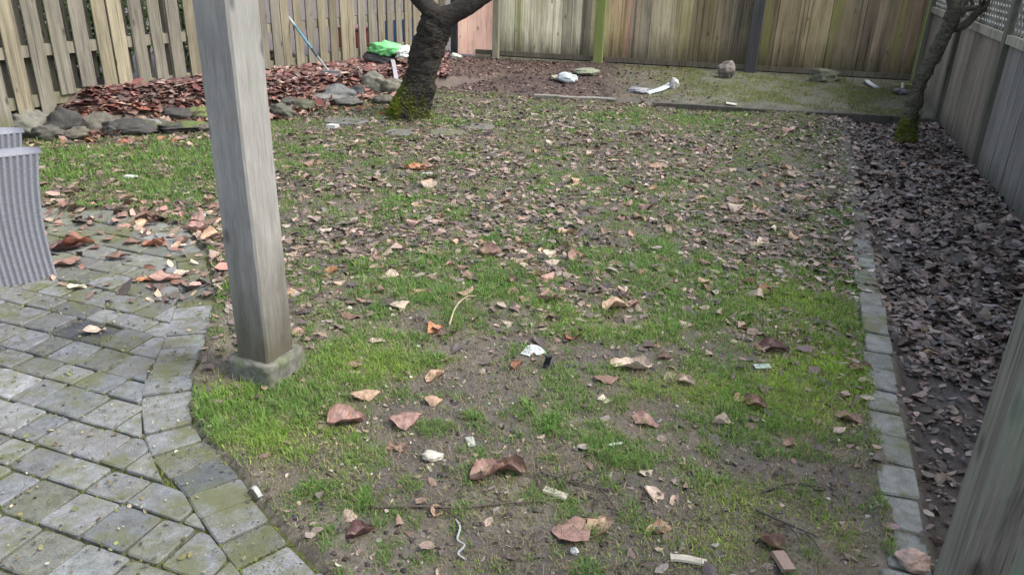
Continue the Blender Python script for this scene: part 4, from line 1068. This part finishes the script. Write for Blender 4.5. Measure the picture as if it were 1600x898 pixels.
# ------------------------------------------------------------------ fallen leaves
def leaf_mesh(seed, cup, bend, wl=.6, wavy=.5, stalk=True, point=.5):
    """unit-length leaf, tip along +x"""
    rr = np.random.default_rng(seed); nu, nv = 13, 8; V = []; F = []
    ph = rr.uniform(0, 6, 6); tw = rr.uniform(-.5, .5); roll = rr.uniform(-.25, .25)
    for i in range(nu + 1):
        t = i / nu; hw = wl / 2 * (math.sin(math.pi * t ** (.75 + .3 * point)) ** (.5 + .25 * point)) * (1 + .05 * math.sin(t * 25 + ph[0]))
        for j in range(nv + 1):
            s = j / nv * 2 - 1; y = s * hw * (1 + .10 * math.sin(t * 11 + ph[3] + 2 * (s > 0)) + .05 * math.sin(t * 23 + ph[4] * (1 + (s > 0)))); r = abs(s) * hw
            z = cup * r * r * 3.2 / max(wl, .2) + .05 * r + .9 * cup * max(abs(s) - .6, 0) ** 2 * wl
            z += wavy * .05 * abs(s) ** 2 * math.sin(t * 8 + ph[1] + s * 2) + wavy * .02 * math.sin(t * 15 + s * 5 + ph[2])
            y *= 1 - .35 * min(abs(cup), 1) * s * s
            y += roll * z
            x = t - .5; a = bend * x
            if abs(bend) > .05:
                Rr = 1 / bend; x2 = math.sin(a) * Rr - z * math.sin(a); z2 = (1 - math.cos(a)) * Rr + z * math.cos(a)
            else: x2, z2 = x, z
            an = tw * (t - .5); y, z2 = y * math.cos(an) - z2 * math.sin(an) * .3, z2 + y * math.sin(an)
            V.append((x2, y, z2))
    for i in range(nu):
        for j in range(nv): F.append((i * (nv + 1) + j, (i + 1) * (nv + 1) + j, (i + 1) * (nv + 1) + j + 1, i * (nv + 1) + j + 1))
    if stalk:
        p0 = np.array(V[nv // 2]); n0 = len(V)
        st, fs = tube([p0 + np.array([.02, 0, 0]), p0 + np.array([-.12, .02, .03]), p0 + np.array([-.26, .06, .02])], [.011, .009, .007], 5); V += [tuple(q) for q in st]; F += [tuple(i + n0 for i in f) for f in fs]
    zm = min(q[2] for q in V); V = [(x, y, z - zm) for x, y, z in V]
    me = bpy.data.meshes.new('fallen_leaf'); me.from_pydata([tuple(map(float, q)) for q in V], [], F); me.update()
    me.polygons.foreach_set('use_smooth', [True] * len(me.polygons)); me.materials.append(M_leaf); return me
LC = {'pink': (.225, .138, .112), 'tan': (.32, .215, .145), 'orange': (.30, .145, .075), 'brown': (.155, .095, .07), 'maroon': (.085, .045, .042), 'pale': (.36, .29, .225),
      'rust': (.20, .085, .055), 'cream': (.42, .38, .28), 'grey': (.22, .19, .17)}
def put_leaf(me, p, length, yaw, col, label, group, tx=0.0, ty=0.0, dz=0.0):
    o_ = bpy.data.objects.new('fallen_leaf', me); COL.objects.link(o_)
    o_.location = (p[0], p[1], p[2] + dz); o_.scale = (length,) * 3; o_.rotation_euler = (tx, ty, yaw); o_.color = col + (1,)
    return tag(o_, label, 'leaf', group)
GL = 'fallen leaves'
# px, py, size px, colour, cup, bend, width, yaw, tilt, label
HL = [(540, 660, 56, 'pink', .9, -1.2, .75, .3, .2, 'large curled pink leaf with turned-up edge, in front of the concrete footing'),
      (553, 655, 26, 'orange', .9, 1.3, .8, 1.0, .5, 'orange curl tucked against the large pink leaf'),
      (634, 660, 50, 'pink', -.8, -.9, .8, .2, .1, 'dusky pink domed leaf on bare soil, right of the orange curl'),
      (680, 590, 38, 'tan', .7, .5, .75, .9, .5, 'tan oval leaf standing up beside dark crumbs of soil'),
      (676, 629, 30, 'tan', -1., -1.2, .8, .1, .2, 'small arched tan leaf above the domed pink leaf'),
      (572, 622, 44, 'tan', -1., -1.4, .7, .2, .2, 'arched tan leaf with a dark hollow under it'),
      (548, 577, 40, 'pink', .5, .8, .7, .8, .3, 'pinkish leaf right of the concrete footing'),
      (556, 586, 34, 'pale', .6, .8, .45, -.5, .2, 'pale narrow leaf touching the pinkish one by the footing'),
      (630, 702, 26, 'pink', .8, 1.0, .8, 1.4, .4, 'small pink leaf beside the white pebble'),
      (612, 700, 22, 'brown', .8, 1.0, .8, .4, .4, 'small brown leaf in the green tuft left of the pebble'),
      (762, 742, 62, 'pink', 1.1, 1.3, .7, .6, .35, 'big curled pink-brown leaf, left of a curled pair'),
      (800, 736, 46, 'brown', 1.3, -1.6, .7, -.2, .3, 'dark hollow curled leaf, right of a curled pair'),
      (745, 748, 28, 'brown', .9, 1.0, .8, 2.2, .3, 'brown folded leaf end at the left of the curled pair'),
      (895, 832, 62, 'pink', -.15, -.35, .92, .85, .25, 'big flat diamond-shaped pink-brown leaf at the front of the lawn'),
      (937, 826, 50, 'tan', .5, .3, .85, 1.1, .45, 'tan folded oval leaf leaning on the big diamond leaf'),
      (1030, 828, 42, 'tan', .9, .9, .6, .1, .2, 'tan curled leaf on bare soil, right of the folded oval one'),
      (563, 834, 44, 'maroon', 1.3, .5, .7, .45, .2, 'dark maroon folded leaf at the patio border'),
      (682, 800, 28, 'tan', .9, .6, .8, 1.3, .6, 'small tan leaf propped on the long twig'),
      (1005, 658, 40, 'pink', .4, -.6, .75, -.5, .2, 'light pink leaf on dry grass in the middle foreground'),
      (1018, 665, 30, 'pink', .3, .4, .5, .1, .1, 'pink strip of leaf under the light pink one'),
      (1127, 663, 36, 'pale', 1.3, -.5, .5, -.25, .1, 'pale pink rolled leaf like a small tube'),
      (1158, 628, 34, 'tan', .9, 1.0, .8, .5, .3, 'tan curled leaf left of its brown twin'),
      (1178, 634, 36, 'brown', 1.0, -1.2, .7, -.3, .3, 'brown curled twin of the tan leaf beside it'),
      (985, 574, 64, 'pale', .8, .9, .55, -.1, .15, 'large pale boat-shaped leaf in the middle of the lawn'),
      (947, 594, 40, 'brown', -.7, -.6, .55, -.1, .1, 'brown leaf just below the pale boat-shaped one'),
      (895, 527, 36, 'rust', .6, .8, .85, .9, .3, 'rusty red leaf above the pale boat-shaped leaf'),
      (1050, 592, 34, 'pale', 1.0, 1.5, .7, .5, .3, 'crumpled pale leaf in the grass'),
      (1070, 598, 32, 'pale', 1.0, -1.4, .6, -.4, .3, 'crumpled pinkish-white leaf right of its pale neighbour'),
      (945, 625, 28, 'cream', .2, .2, .6, 0, .1, 'flat whitish leaf below the brown one'),
      (680, 517, 34, 'orange', .8, .8, .75, 1.0, .3, 'orange-brown leaf at the foot of the arching twig'),
      (694, 524, 26, 'maroon', .9, 1.0, .7, .4, .3, 'dark red leaf touching the orange-brown one'),
      (808, 573, 28, 'rust', .9, 1.0, .8, 1.3, .5, 'rust leaf standing left of the black clip'),
      (1192, 545, 34, 'brown', .7, .7, .8, .9, .2, 'brown leaf beside the dark red one in the moss'),
      (1208, 548, 44, 'maroon', .7, -.9, .7, -.4, .2, 'dark red-brown leaf above the bright moss'),
      (1325, 656, 38, 'pink', .5, -.6, .7, -.6, .2, 'pinkish brown leaf by the edging pavers'),
      (1235, 694, 26, 'pink', .7, .7, .7, .2, .2, 'little pink leaf below the bright moss'),
      (1345, 578, 34, 'brown', .9, 1.0, .7, -.5, .3, 'curled brown leaf against the edging pavers'),
      (1338, 568, 24, 'pink', .9, 1.0, .8, .5, .3, 'pink curl behind the brown leaf on the edging'),
      (857, 468, 42, 'pink', .9, 1.0, .7, .1, .2, 'curled pink leaf in the green centre of the lawn'),
      (884, 456, 22, 'tan', .8, .8, .8, 1.2, .5, 'small tan leaf standing beside the curled pink one'),
      (962, 482, 44, 'tan', .7, -.8, .7, .3, .2, 'tan leaf with an upturned rim, right of the lawn centre'),
      (986, 478, 34, 'pink', .7, .9, .6, .6, .2, 'pink leaf behind the tan upturned one'),
      (765, 398, 44, 'pink', .9, 1.1, .8, -.3, .3, 'curled rosy leaf beyond the arching twig'),
      (780, 400, 36, 'brown', .5, .5, .7, .4, .2, 'brown leaf half under the curled rosy one'),
      (900, 406, 38, 'pink', .9, 1.0, .8, .9, .3, 'upright rosy leaf right of the white leaf'),
      (858, 400, 34, 'cream', .4, .8, .5, .1, .1, 'white pointed leaf lying in the grass'),
      (862, 411, 28, 'pale', -.6, -.6, .6, 0, .1, 'pale leaf right below the white pointed one'),
      (470, 521, 38, 'pink', .2, .3, .7, .2, .1, 'flat pink leaf right against the porch post'),
      (465, 459, 38, 'tan', .3, .3, .5, .1, .1, 'flat tan leaf beside the porch post, above a pink one'),
      (625, 480, 32, 'pale', -.8, -.8, .85, .4, .2, 'domed pinkish-white leaf right of the porch post'),
      (548, 496, 34, 'brown', -.5, -.6, .55, 0, .1, 'dull brown leaf between porch post and domed whitish leaf'),
      (590, 533, 24, 'pale', .3, .3, .6, .1, .1, 'small pale leaf in the yellow-green grass'),
      (517, 428, 30, 'orange', .7, .5, .9, 1.2, .6, 'bright orange leaf standing right of the porch post'),
      (655, 458, 40, 'tan', .5, .5, .5, 0, .15, 'tan flat leaf with a dark hollow in the grass'),
      (735, 436, 34, 'brown', .8, .9, .7, .4, .2, 'brown curl in the deep green grass'),
      (800, 440, 30, 'pink', .9, 1.0, .7, -.8, .3, 'narrow rosy leaf tipping over in the green grass'),
      (1198, 456, 32, 'rust', .5, .5, .85, .5, .3, 'rust leaf in the green right half of the lawn'),
      (648, 264, 34, 'orange', .7, .6, .6, -.1, .2, 'orange-tan leaf cluster piece in front of the leaning tree'),
      (668, 263, 30, 'pink', .9, .6, .6, .2, .2, 'pink leaf touching the orange-tan one before the tree'),
      (885, 366, 30, 'tan', .8, .9, .8, .3, .3, 'bright tan curl in the middle distance'),
      (258, 436, 44, 'pink', .5, .6, .55, .3, .15, 'pinkish-brown leaf on the patio near the porch post'),
      (287, 428, 34, 'pale', .3, .3, .55, .5, .1, 'pale pink leaf overlapping the patio leaf by the post'),
      (226, 437, 24, 'orange', .3, .4, .6, 0, .1, 'small orange leaf on the patio'),
      (106, 388, 44, 'maroon', .9, .9, .7, .3, .25, 'dark red leaf on the patio against the wicker chair'),
      (122, 384, 40, 'rust', .9, -.9, .7, .6, .25, 'rusty leaf on top of the dark red one by the chair'),
      (104, 412, 40, 'pink', .3, .3, .7, .1, .1, 'mauve flat leaf on the patio by the chair foot'),
      (120, 449, 24, 'cream', .4, .5, .6, .3, .1, 'pale yellow leaf on a patio paver'),
      (144, 518, 34, 'pale', .4, .5, .55, .4, .1, 'cream leaf lying on the dark paver'),
      (241, 383, 34, 'rust', .9, .9, .6, .1, .2, 'rust red leaf on the patio behind the chair'),
      (185, 402, 34, 'brown', .5, .6, .5, .1, .15, 'brown leaf with a dark edge on the mossy pavers'),
      (1455, 557, 32, 'tan', .5, .7, .6, -.1, .15, 'tan leaf on the dark mulch left of the near post'),
      (1240, 520, 24, 'pink', .7, .7, .8, .3, .2, 'small pink leaf between moss and green grass'),
      (1040, 560, 30, 'maroon', .9, .9, .6, .4, .2, 'dark curled leaf right of the pale boat-shaped one'),
      (1068, 510, 30, 'pale', .5, .6, .6, .1, .2, 'pale leaf in the green grass right of the lawn centre'),
      (1205, 852, 46, 'brown', 1.2, .6, .7, -.9, .35, 'curled brown leaf just above the squared pinkish wood'),
         (310, 362, 40, 'pink', .9, .9, .7, .3, .3, 'pink leaf on top of the pile at the patio edge'),
      (330, 372, 34, 'tan', .9, -.9, .7, .9, .3, 'tan leaf in the pile at the patio edge')]
for i, (px, py, sz, cn, cup, bend, wl, yaw, tilt, lab) in enumerate(HL):
    p = on_ground(px, py)
    pat_d = zones(p[None, :2])[2][0]
    if pat_d < 0: p = at(px, py, .006)
    dist = np.linalg.norm(p - [0, 0, CAM_H]); L = sz / (FPX / (dist * .97)) * 1.04
    me = leaf_mesh(200 + i, cup * .42, bend * .60, wl, 1.35, i % 3 == 0, random.random())
    c = tuple(np.array(LC[cn]) * 1.12 * random.gauss(1, .06))
    put_leaf(me, p, L, yaw + random.choice([0, math.pi]) , c, lab, GL, random.choice([-1, 1]) * tilt * .55, random.uniform(-.15, .15), -.002 + .05 * tilt * L)
# leaves nothing tells apart: scattered through the lawn, the bed edge and the patio rim
variants = [leaf_mesh(500 + i, random.uniform(-.55, .75), random.uniform(-.8, .8), random.uniform(.5, .85), .7, i % 3 == 0, random.random()) for i in range(16)]
AREAS = [('open lawn', 'curled %s leaf lying loose in the patchy middle lawn', [(560, 330, 1240, 470)], 105, .075),
         ('far lawn', 'small %s leaf lying on the far half of the lawn', [(460, 205, 1290, 330)], 60, .095),
         ('patio rim', '%s leaf in the drift where patio and grass meet', [(190, 335, 345, 385), (160, 310, 340, 350)], 26, .09),
         ('red drift', 'reddish %s leaf in the drift at the foot of the rockery', [(480, 158, 620, 182), (90, 216, 320, 226)], 28, .10)]
COLW = {'open lawn': ['pink', 'tan', 'brown', 'pale', 'pink', 'brown'], 'far lawn': ['tan', 'pink', 'pale', 'brown'], 'patio rim': ['pink', 'brown', 'tan'], 'red drift': ['rust', 'pink', 'orange']}
NM = {'pink': 'pinkish', 'tan': 'tan', 'brown': 'brown', 'pale': 'pale', 'rust': 'rust', 'orange': 'orange'}
for key, lab, boxes, n, ln in AREAS:
    for k in range(n):
        bx = random.choice(boxes); px, py = random.uniform(bx[0], bx[2]), random.uniform(bx[1], bx[3])
        p = on_ground(px, py); u_, v_, pd, bd, bc = (q[0] for q in zones(p[None, :2]))
        if pd < 0: p = at(px, py, .006)
        cn = random.choice(COLW[key]); L = ln * random.uniform(.65, 1.25)
        put_leaf(random.choice(variants), p, L, random.uniform(0, 6.3), tuple(np.array(LC[cn]) * random.uniform(.9, 1.6)), lab % NM[cn], GL + ' of the ' + key,
                 random.gauss(0, .18), random.gauss(0, .15), -.003)

# ------------------------------------------------------------------ scattered ground cover
def lawn_points(n):
    """points in the lawn, density falling off with distance from the house"""
    out = []; need = n
    while need > 0:
        m = need * 3
        vq = 1.1 + (10.6 - 1.1) * rng.random(m) ** 1.0
        uq = -7.2 + (KU - .11 + 7.2) * rng.random(m)
        p = uq[:, None] * EU + vq[:, None] * EV
        d = np.hypot(p[:, 0], p[:, 1]); keep = rng.random(m) < np.clip((2.0 / np.maximum(d, 1.2)) ** 1.3, 0, 1)
        w = p @ cF[:2] - 0 + 1.5 * math.sin(PITCH)
        xs = p @ cR[:2] / np.maximum(w, .1) * FPX
        keep &= (np.abs(xs) < 1040) & (d > 1.25)
        p = p[keep]; u_, v_, pd, bd, bc = zones(p)
        p = p[(pd > .012) & (bd < .02) & (bc < .0)]
        out.append(p[:need]); need -= len(out[-1])
    return np.concatenate(out)[:n]
def blades(name, P2, h, w, lean, cols, mat, seed, seg2=True):
    rr = np.random.default_rng(seed); n = len(P2)
    z = G(P2); yaw = rr.uniform(0, 2 * np.pi, n); d = np.c_[np.cos(yaw), np.sin(yaw)]; sd = np.c_[-d[:, 1], d[:, 0]]
    b = np.c_[P2, z - .004]
    le = lean * rr.uniform(.3, 1.5, n); hh = h * rr.uniform(.5, 1.4, n); ww = w * rr.uniform(.6, 1.4, n)
    s3 = np.c_[sd, np.zeros(n)] * (ww / 2)[:, None]
    ca, sa = np.cos(le * .55), np.sin(le * .55)
    mid = b + np.c_[d * (hh * .55 * sa)[:, None], hh * .55 * ca]
    ca2, sa2 = np.cos(le * 1.5), np.sin(le * 1.5)
    tip = mid + np.c_[d * (hh * .5 * sa2)[:, None], hh * .5 * ca2]
    V = np.stack([b - s3, b + s3, mid + s3 * .75, mid - s3 * .75, tip + s3 * .12, tip - s3 * .12], 1).reshape(-1, 3)
    o = (np.arange(n) * 6)[:, None]; F = np.concatenate([o + np.array([0, 1, 2, 3]), o + np.array([3, 2, 4, 5])], 0)
    return fast_mesh(name, V, F, mat, np.repeat(cols, 6, 0))
P0 = lawn_points(460000)
gx_, gy_ = P0.T
gf = blob_field(P0, GRASS) - blob_field(P0, BARE) * .75; ms = blob_field(P0, MOSS)
nf = fbm(gx_, gy_, 3.2, 11, 4) - .5; nf2 = fbm(gx_, gy_, 11, 15, 3) - .5; nf3 = vnoise(gx_, gy_, 30, 19) - .5
dist = np.hypot(gx_, gy_)
dens = np.clip(.40 + .30 * sstep(3, 5.5, dist) + .55 * gf + 1.8 * nf + 2.4 * nf2 + 1.1 * nf3, .02, 1)
k1 = rng.random(len(P0)) < dens
A1 = P0[k1]; d1 = dist[k1]; g1f = np.clip(gf[k1] + nf[k1] * 2, -.5, 1.2)
bright = sstep(.0, .8, g1f)
c_dry = np.array([.20, .185, .085]); c_gr = np.array([.140, .255, .050]); c_dk = np.array([.070, .155, .034])
rn = rng.random((len(A1), 1))
cc = c_gr * rn + c_dk * (1 - rn); mixd = (rng.random(len(A1)) < (.20 - .12 * bright + .10 * sstep(4, 7, d1)))[:, None]
cc = np.where(mixd, c_dry, cc) * rng.uniform(.7, 1.35, (len(A1), 1))
yl = np.clip(ms[k1], 0, 1)[:, None] * .6; cc = cc * (1 - yl) + np.array([.24, .35, .055]) * yl * rng.uniform(.7, 1.3, (len(A1), 1))
hh = (.010 + .018 * bright + .027 * np.clip(nf2[k1] * 2 + nf3[k1] * 1.2, 0, 1)) * (1 + .03 * d1)
go = blades('grass', A1, hh, .0024 * (1 + .22 * np.maximum(d1 - 2, 0)), .95, cc, M_blade, 1)
tag(go, 'patchy short green grass of the lawn', 'grass', kind='stuff')
# thatch
k2 = rng.random(len(P0)) < np.clip(.20 - .5 * nf + .1 * ms, .03, .32)
A2 = P0[k2] + rng.normal(0, .02, (k2.sum(), 2)); d2 = np.hypot(*A2.T)
tc_ = np.array([(.25, .205, .12), (.31, .26, .16), (.19, .155, .09), (.22, .21, .11)])[rng.integers(0, 4, len(A2))] * rng.uniform(.6, 1.2, (len(A2), 1))
to = blades('thatch', A2, .030 * (1 + .03 * d2), .0019 * (1 + .16 * np.maximum(d2 - 2, 0)), 1.35, tc_, M_blade, 2)
tag(to, 'dry straw-coloured grass stalks lying between the green tufts', 'dead grass', kind='stuff')
# moss
P3 = lawn_points(230000); ms3 = blob_field(P3, MOSS); n3 = fbm(P3[:, 0], P3[:, 1], 5, 31, 4) - .5
k3 = rng.random(len(P3)) < np.clip(ms3 * 1.1 + n3 * 2.4 + .02, 0, 1); A3 = P3[k3]; 
ex3 = []                                            # denser cushions where the moss is thickest
for px_, py_, rx_, ry_, a_ in MOSS:
    if a_ >= .85:
        c_ = at(px_, py_)[:2]; e1 = at(px_ + rx_, py_)[:2] - c_; e2 = at(px_, py_ - ry_)[:2] - c_
        q_ = rng.normal(0, .48, (int(4200 * a_ ** 1.6), 2)); ex3.append(c_ + q_[:, :1] * e1 + q_[:, 1:] * e2)
ex3 = np.concatenate(ex3); z3 = zones(ex3); ex3 = ex3[(z3[0] < KU - .13) & (z3[2] > .02)]
ex3 = ex3[rng.random(len(ex3)) < np.clip(.45 + (fbm(ex3[:, 0], ex3[:, 1], 7, 35, 4) - .5) * 5, 0, 1)]
A3 = np.concatenate([A3, ex3]); ms3 = np.concatenate([ms3[k3], blob_field(ex3, MOSS)]); k3 = np.ones(len(A3), bool)
d3 = np.hypot(*A3.T)
br = np.clip(ms3[k3], 0, 1.2)[:, None]
mc = (np.array([.175, .20, .07]) * (1.2 - br) + np.array([.27, .41, .055]) * br) * rng.uniform(.55, 1.4, (len(A3), 1))
mo = blades('moss', A3, .012 + .006 * rng.random(len(A3)), .0034 * (1 + .14 * np.maximum(d3 - 2, 0)), .6, mc, M_moss, 3)
tag(mo, 'yellow-green moss cushions in the lawn', 'moss', kind='stuff')
# moss and grass on the strip behind the timber edging, and in the rockery
def region_points(n, px0, px1, py0, py1, cond):
    out = []; need = n; tries = 0
    a_, b_, c_, d_ = (at(px0, py0)[:2], at(px1, py0)[:2], at(px1, py1)[:2], at(px0, py1)[:2])
    lo = np.min([a_, b_, c_, d_], 0); hi = np.max([a_, b_, c_, d_], 0)
    while need > 0 and tries < 60:
        p = lo + (hi - lo) * rng.random((need * 3 + 50, 2)); tries += 1
        w = p @ cF[:2] + 1.5 * math.sin(PITCH); X = 800 + FPX * (p @ cR[:2] - 1.5 * cR[2]) / w
        p = p[(X > px0) & (X < px1)]
        z_ = zones(p); p = p[cond(p, *z_)]
        out.append(p[:need]); need -= len(out[-1])
    return np.concatenate(out)
bside = lambda p: ((p - BF0) @ bnorm) > .09
P4 = region_points(70000, 960, 1440, 112, 195, lambda p, u, v, pd, bd, bc: (bc > .03) & bside(p) & (u < RFU - .12))
n4 = fbm(P4[:, 0], P4[:, 1], 3, 41, 3); P4 = P4[rng.random(len(P4)) < np.clip((n4 - .36) * 4, .08, 1) * sstep(1.0, 2.6, P4[:, 0])]
m4 = blades('moss', P4, .024, .0055, .8, np.array([.16, .18, .065]) * rng.uniform(.6, 1.5, (len(P4), 1)), M_moss, 4)
tag(m4, 'moss and short grass on the strip along the back fence', 'moss', kind='stuff')

# moss in the patio joints (its tips show only between the pavers)
P5 = np.c_[rng.uniform(-3.6, .2, 150000), rng.uniform(1.3, 4.5, 150000)]
w5 = P5 @ cF[:2] + 1.5 * math.sin(PITCH); P5 = P5[(np.abs(P5 @ cR[:2] / w5 * FPX) < 900)]
P5 = P5[(zones(P5)[2] < -.005) & (rng.random(len(P5)) < np.clip((fbm(P5[:, 0], P5[:, 1], 4, 91, 3) - .38) * 4, .05, 1))]
_G = G; G = lambda p: np.full(len(p), -.012)
m5 = blades('moss', P5, .013, .0045, .6, np.array([.13, .16, .03]) * rng.uniform(.5, 1.5, (len(P5), 1)), M_moss, 6); G = _G
tag(m5, 'moss growing in the joints of the patio', 'moss', kind='stuff')

# leaf litter
def litter(name, P2, size, cols, label, tilt=.5, lift=.008, seed=1, pile=0.0, cat='leaf litter', mat=None):
    rr = np.random.default_rng(seed); z = G(P2) + lift * rr.uniform(.3, 1.5, len(P2)) + pile * rr.random(len(P2))
    z = np.where(zones(P2)[2] < 0, .008, z)
    V, F, C = leaf_cloud(np.c_[P2, z], size, cols, rr, tilt)
    return tag(fast_mesh(name, V, F, mat or M_litter, C), label, cat, kind='stuff')
LL = lawn_points(62000); dl = np.hypot(*LL.T)
nl = .6 * fbm(LL[:, 0], LL[:, 1], 2.2, 51, 3) + .4 * fbm(LL[:, 0], LL[:, 1], 9, 55, 2)
LL = LL[rng.random(len(LL)) < np.clip(.035 + .86 * sstep(2.3, 5.0, dl), 0, 1) * np.clip(.5 + (nl - .45) * 4.0, .10, 1)]
litter('leaf_litter', LL, .035 * (1 + .03 * np.hypot(*LL.T)), [(.17, .115, .09), (.23, .165, .12), (.10, .073, .06), (.27, .205, .16), (.17, .11, .085), (.075, .056, .047), (.20, .165, .14), (.045, .038, .034), (.11, .078, .068), (.06, .046, .038), (.30, .225, .175)],
       'small broken brown leaves strewn through the lawn', .20, .006, 5, mat=M_wet)
LB_ = lawn_points(9000); LB_ = LB_[np.hypot(*LB_.T) < 4.2]
litter('leaf_litter', LB_, .014, [(.10, .08, .06), (.05, .04, .035), (.28, .23, .17), (.20, .15, .11), (.36, .33, .28)], 'tiny leaf crumbs and dark specks on the bare soil', .6, .004, 6)
ML = region_points(23000, 1290, 1740, 170, 930, lambda p, u, v, pd, bd, bc: (u > KU - .05 + .12 * rng.random(len(u))) & (u < RFU - .02) & (bc < .0) & (np.hypot(*p.T) > 1.2))
dm = np.hypot(*ML.T); ML = ML[rng.random(len(ML)) < np.clip(.30 + .7 * sstep(2.6, 4.6, dm), 0, 1) * np.clip(.4 + (fbm(ML[:, 0], ML[:, 1], 3, 61, 3) - .35) * 3, .15, 1)]
litter('leaf_litter', ML, .030 + .020 * sstep(2.2, 4.5, np.hypot(*ML.T)), [(.062, .046, .037), (.088, .065, .051), (.12, .092, .075), (.24, .20, .175), (.11, .075, .057), (.035, .029, .025), (.155, .118, .096), (.047, .037, .031), (.19, .132, .10)], 'matted grey-brown leaves covering the mulch bed', .28, .008, 7, .005, mat=M_wet)
EL = region_points(650, 1270, 1420, 190, 470, lambda p, u, v, pd, bd, bc: (u > .25) & (u < KU + .02) & (bc < 0))
litter('leaf_litter', EL, .036, [(.17, .13, .11), (.25, .20, .165), (.10, .078, .066), (.36, .31, .27)], 'brown leaves lying over the far edging pavers', .35, .02, 8)
RB = region_points(14000, -40, 700, 80, 230, lambda p, u, v, pd, bd, bc: (bd > .10) & (((p - FL0) @ fn) < -.06))
RB = RB[rng.random(len(RB)) < np.clip(.8 + 1.5 * (fbm(RB[:, 0], RB[:, 1], 1.8, 71, 3) - .4), .6, 1)]
litter('leaf_litter', RB, .07, [(.165, .070, .058), (.21, .10, .083), (.13, .058, .05), (.25, .15, .125), (.085, .048, .042), (.33, .24, .205), (.12, .08, .07)], 'red-brown leaves heaped in the raised bed by the picket fence', .22, .010, 9, .010)
RF_ = region_points(1500, 60, 660, 150, 240, lambda p, u, v, pd, bd, bc: (bd > -.30 + .25 * rng.random(len(u))) & (bd < .14))
litter('leaf_litter', RF_, .075, [(.17, .07, .05), (.22, .11, .08), (.15, .09, .07), (.28, .19, .15)], 'red leaves drifted along the foot of the rockery stones', .45, .02, 10, .01)
BB = region_points(5600, 640, 1130, 82, 175, lambda p, u, v, pd, bd, bc: (bc > -.25) & bside(p) & ((bd < .12) | (p[:, 0] > -1.9)) & (p[:, 0] < .7 + 2.4 * rng.random(len(u)) ** 1.6))
litter('mulch', BB, .030, [(.085, .055, .045), (.12, .075, .06), (.055, .042, .038), (.17, .115, .09)], 'dark red-brown bark mulch before the back fence', .35, .008, 11, .006, 'mulch')
PLt = region_points(420, 60, 350, 315, 470, lambda p, u, v, pd, bd, bc: (pd < .3) & (pd > -.9))
PLt = PLt[rng.random(len(PLt)) < np.clip(1 - np.abs(zones(PLt)[2]) * 1.5, .15, 1)]
litter('leaf_litter', PLt, .055, [(.27, .15, .12), (.18, .12, .09), (.36, .26, .2), (.11, .085, .07)], 'brown leaf fragments drifted over the patio edge', .4, .01, 12)
CB = region_points(1500, -20, 560, 430, 920, lambda p, u, v, pd, bd, bc: (pd < -.01) & (np.hypot(*p.T) > 1.2))
litter('leaf_litter', CB, .010, [(.16, .14, .06), (.10, .08, .055), (.06, .05, .04), (.26, .24, .17), (.13, .15, .05)], 'crumbs of leaf, grit and moss strewn over the pavers', .4, .004, 13)
# crumbs of soil
ico = bmesh.new(); bmesh.ops.create_icosphere(ico, subdivisions=2, radius=1); iv = np.array([q.co for q in ico.verts]); ic = np.array([[q.index for q in f.verts] for f in ico.faces]); ico.free()
def lumps(name, P2, r, col, label, cat, seed, flat=.6):
    rr = np.random.default_rng(seed); n = len(P2); z = G(P2); r = r * rr.uniform(.45, 1.7, n)
    V = iv[None] * (1 + rr.normal(0, .16, (n, len(iv), 1))) * r[:, None, None] * np.array([1, 1, flat]) * rr.uniform(.75, 1.3, (n, 1, 3)) + np.c_[P2, z + r * .25][:, None, :]
    F = (ic[None] + (np.arange(n) * len(iv))[:, None, None]).reshape(-1, 3)
    c = np.asarray(col)[rr.integers(0, len(col), n)] * rr.uniform(.7, 1.3, (n, 1))
    return tag(fast_mesh(name, V.reshape(-1, 3), F, M_litter, np.repeat(c, len(iv), 0), True), label, cat, kind='stuff')
D = lawn_points(5200); D = D[np.hypot(*D.T) < 4.5]; fb_ = blob_field(D, BARE) + 2.2 * (fbm(D[:, 0], D[:, 1], 7, 81, 3) - .5)
D = D[rng.random(len(D)) < np.clip(fb_ * .7, .02, 1)]
lumps('dirt', D, .0062, [(.055, .047, .04), (.075, .063, .053), (.035, .03, .027)], 'dark crumbs of soil on the bare patches', 'dirt', 1)
Wt = lawn_points(520); Wt = Wt[np.hypot(*Wt.T) < 6]
lumps('gravel', Wt, .0042, [(.36, .36, .33), (.26, .25, .22), (.42, .40, .35)], 'tiny pale pebbles and specks in the lawn', 'gravel', 2, .5)
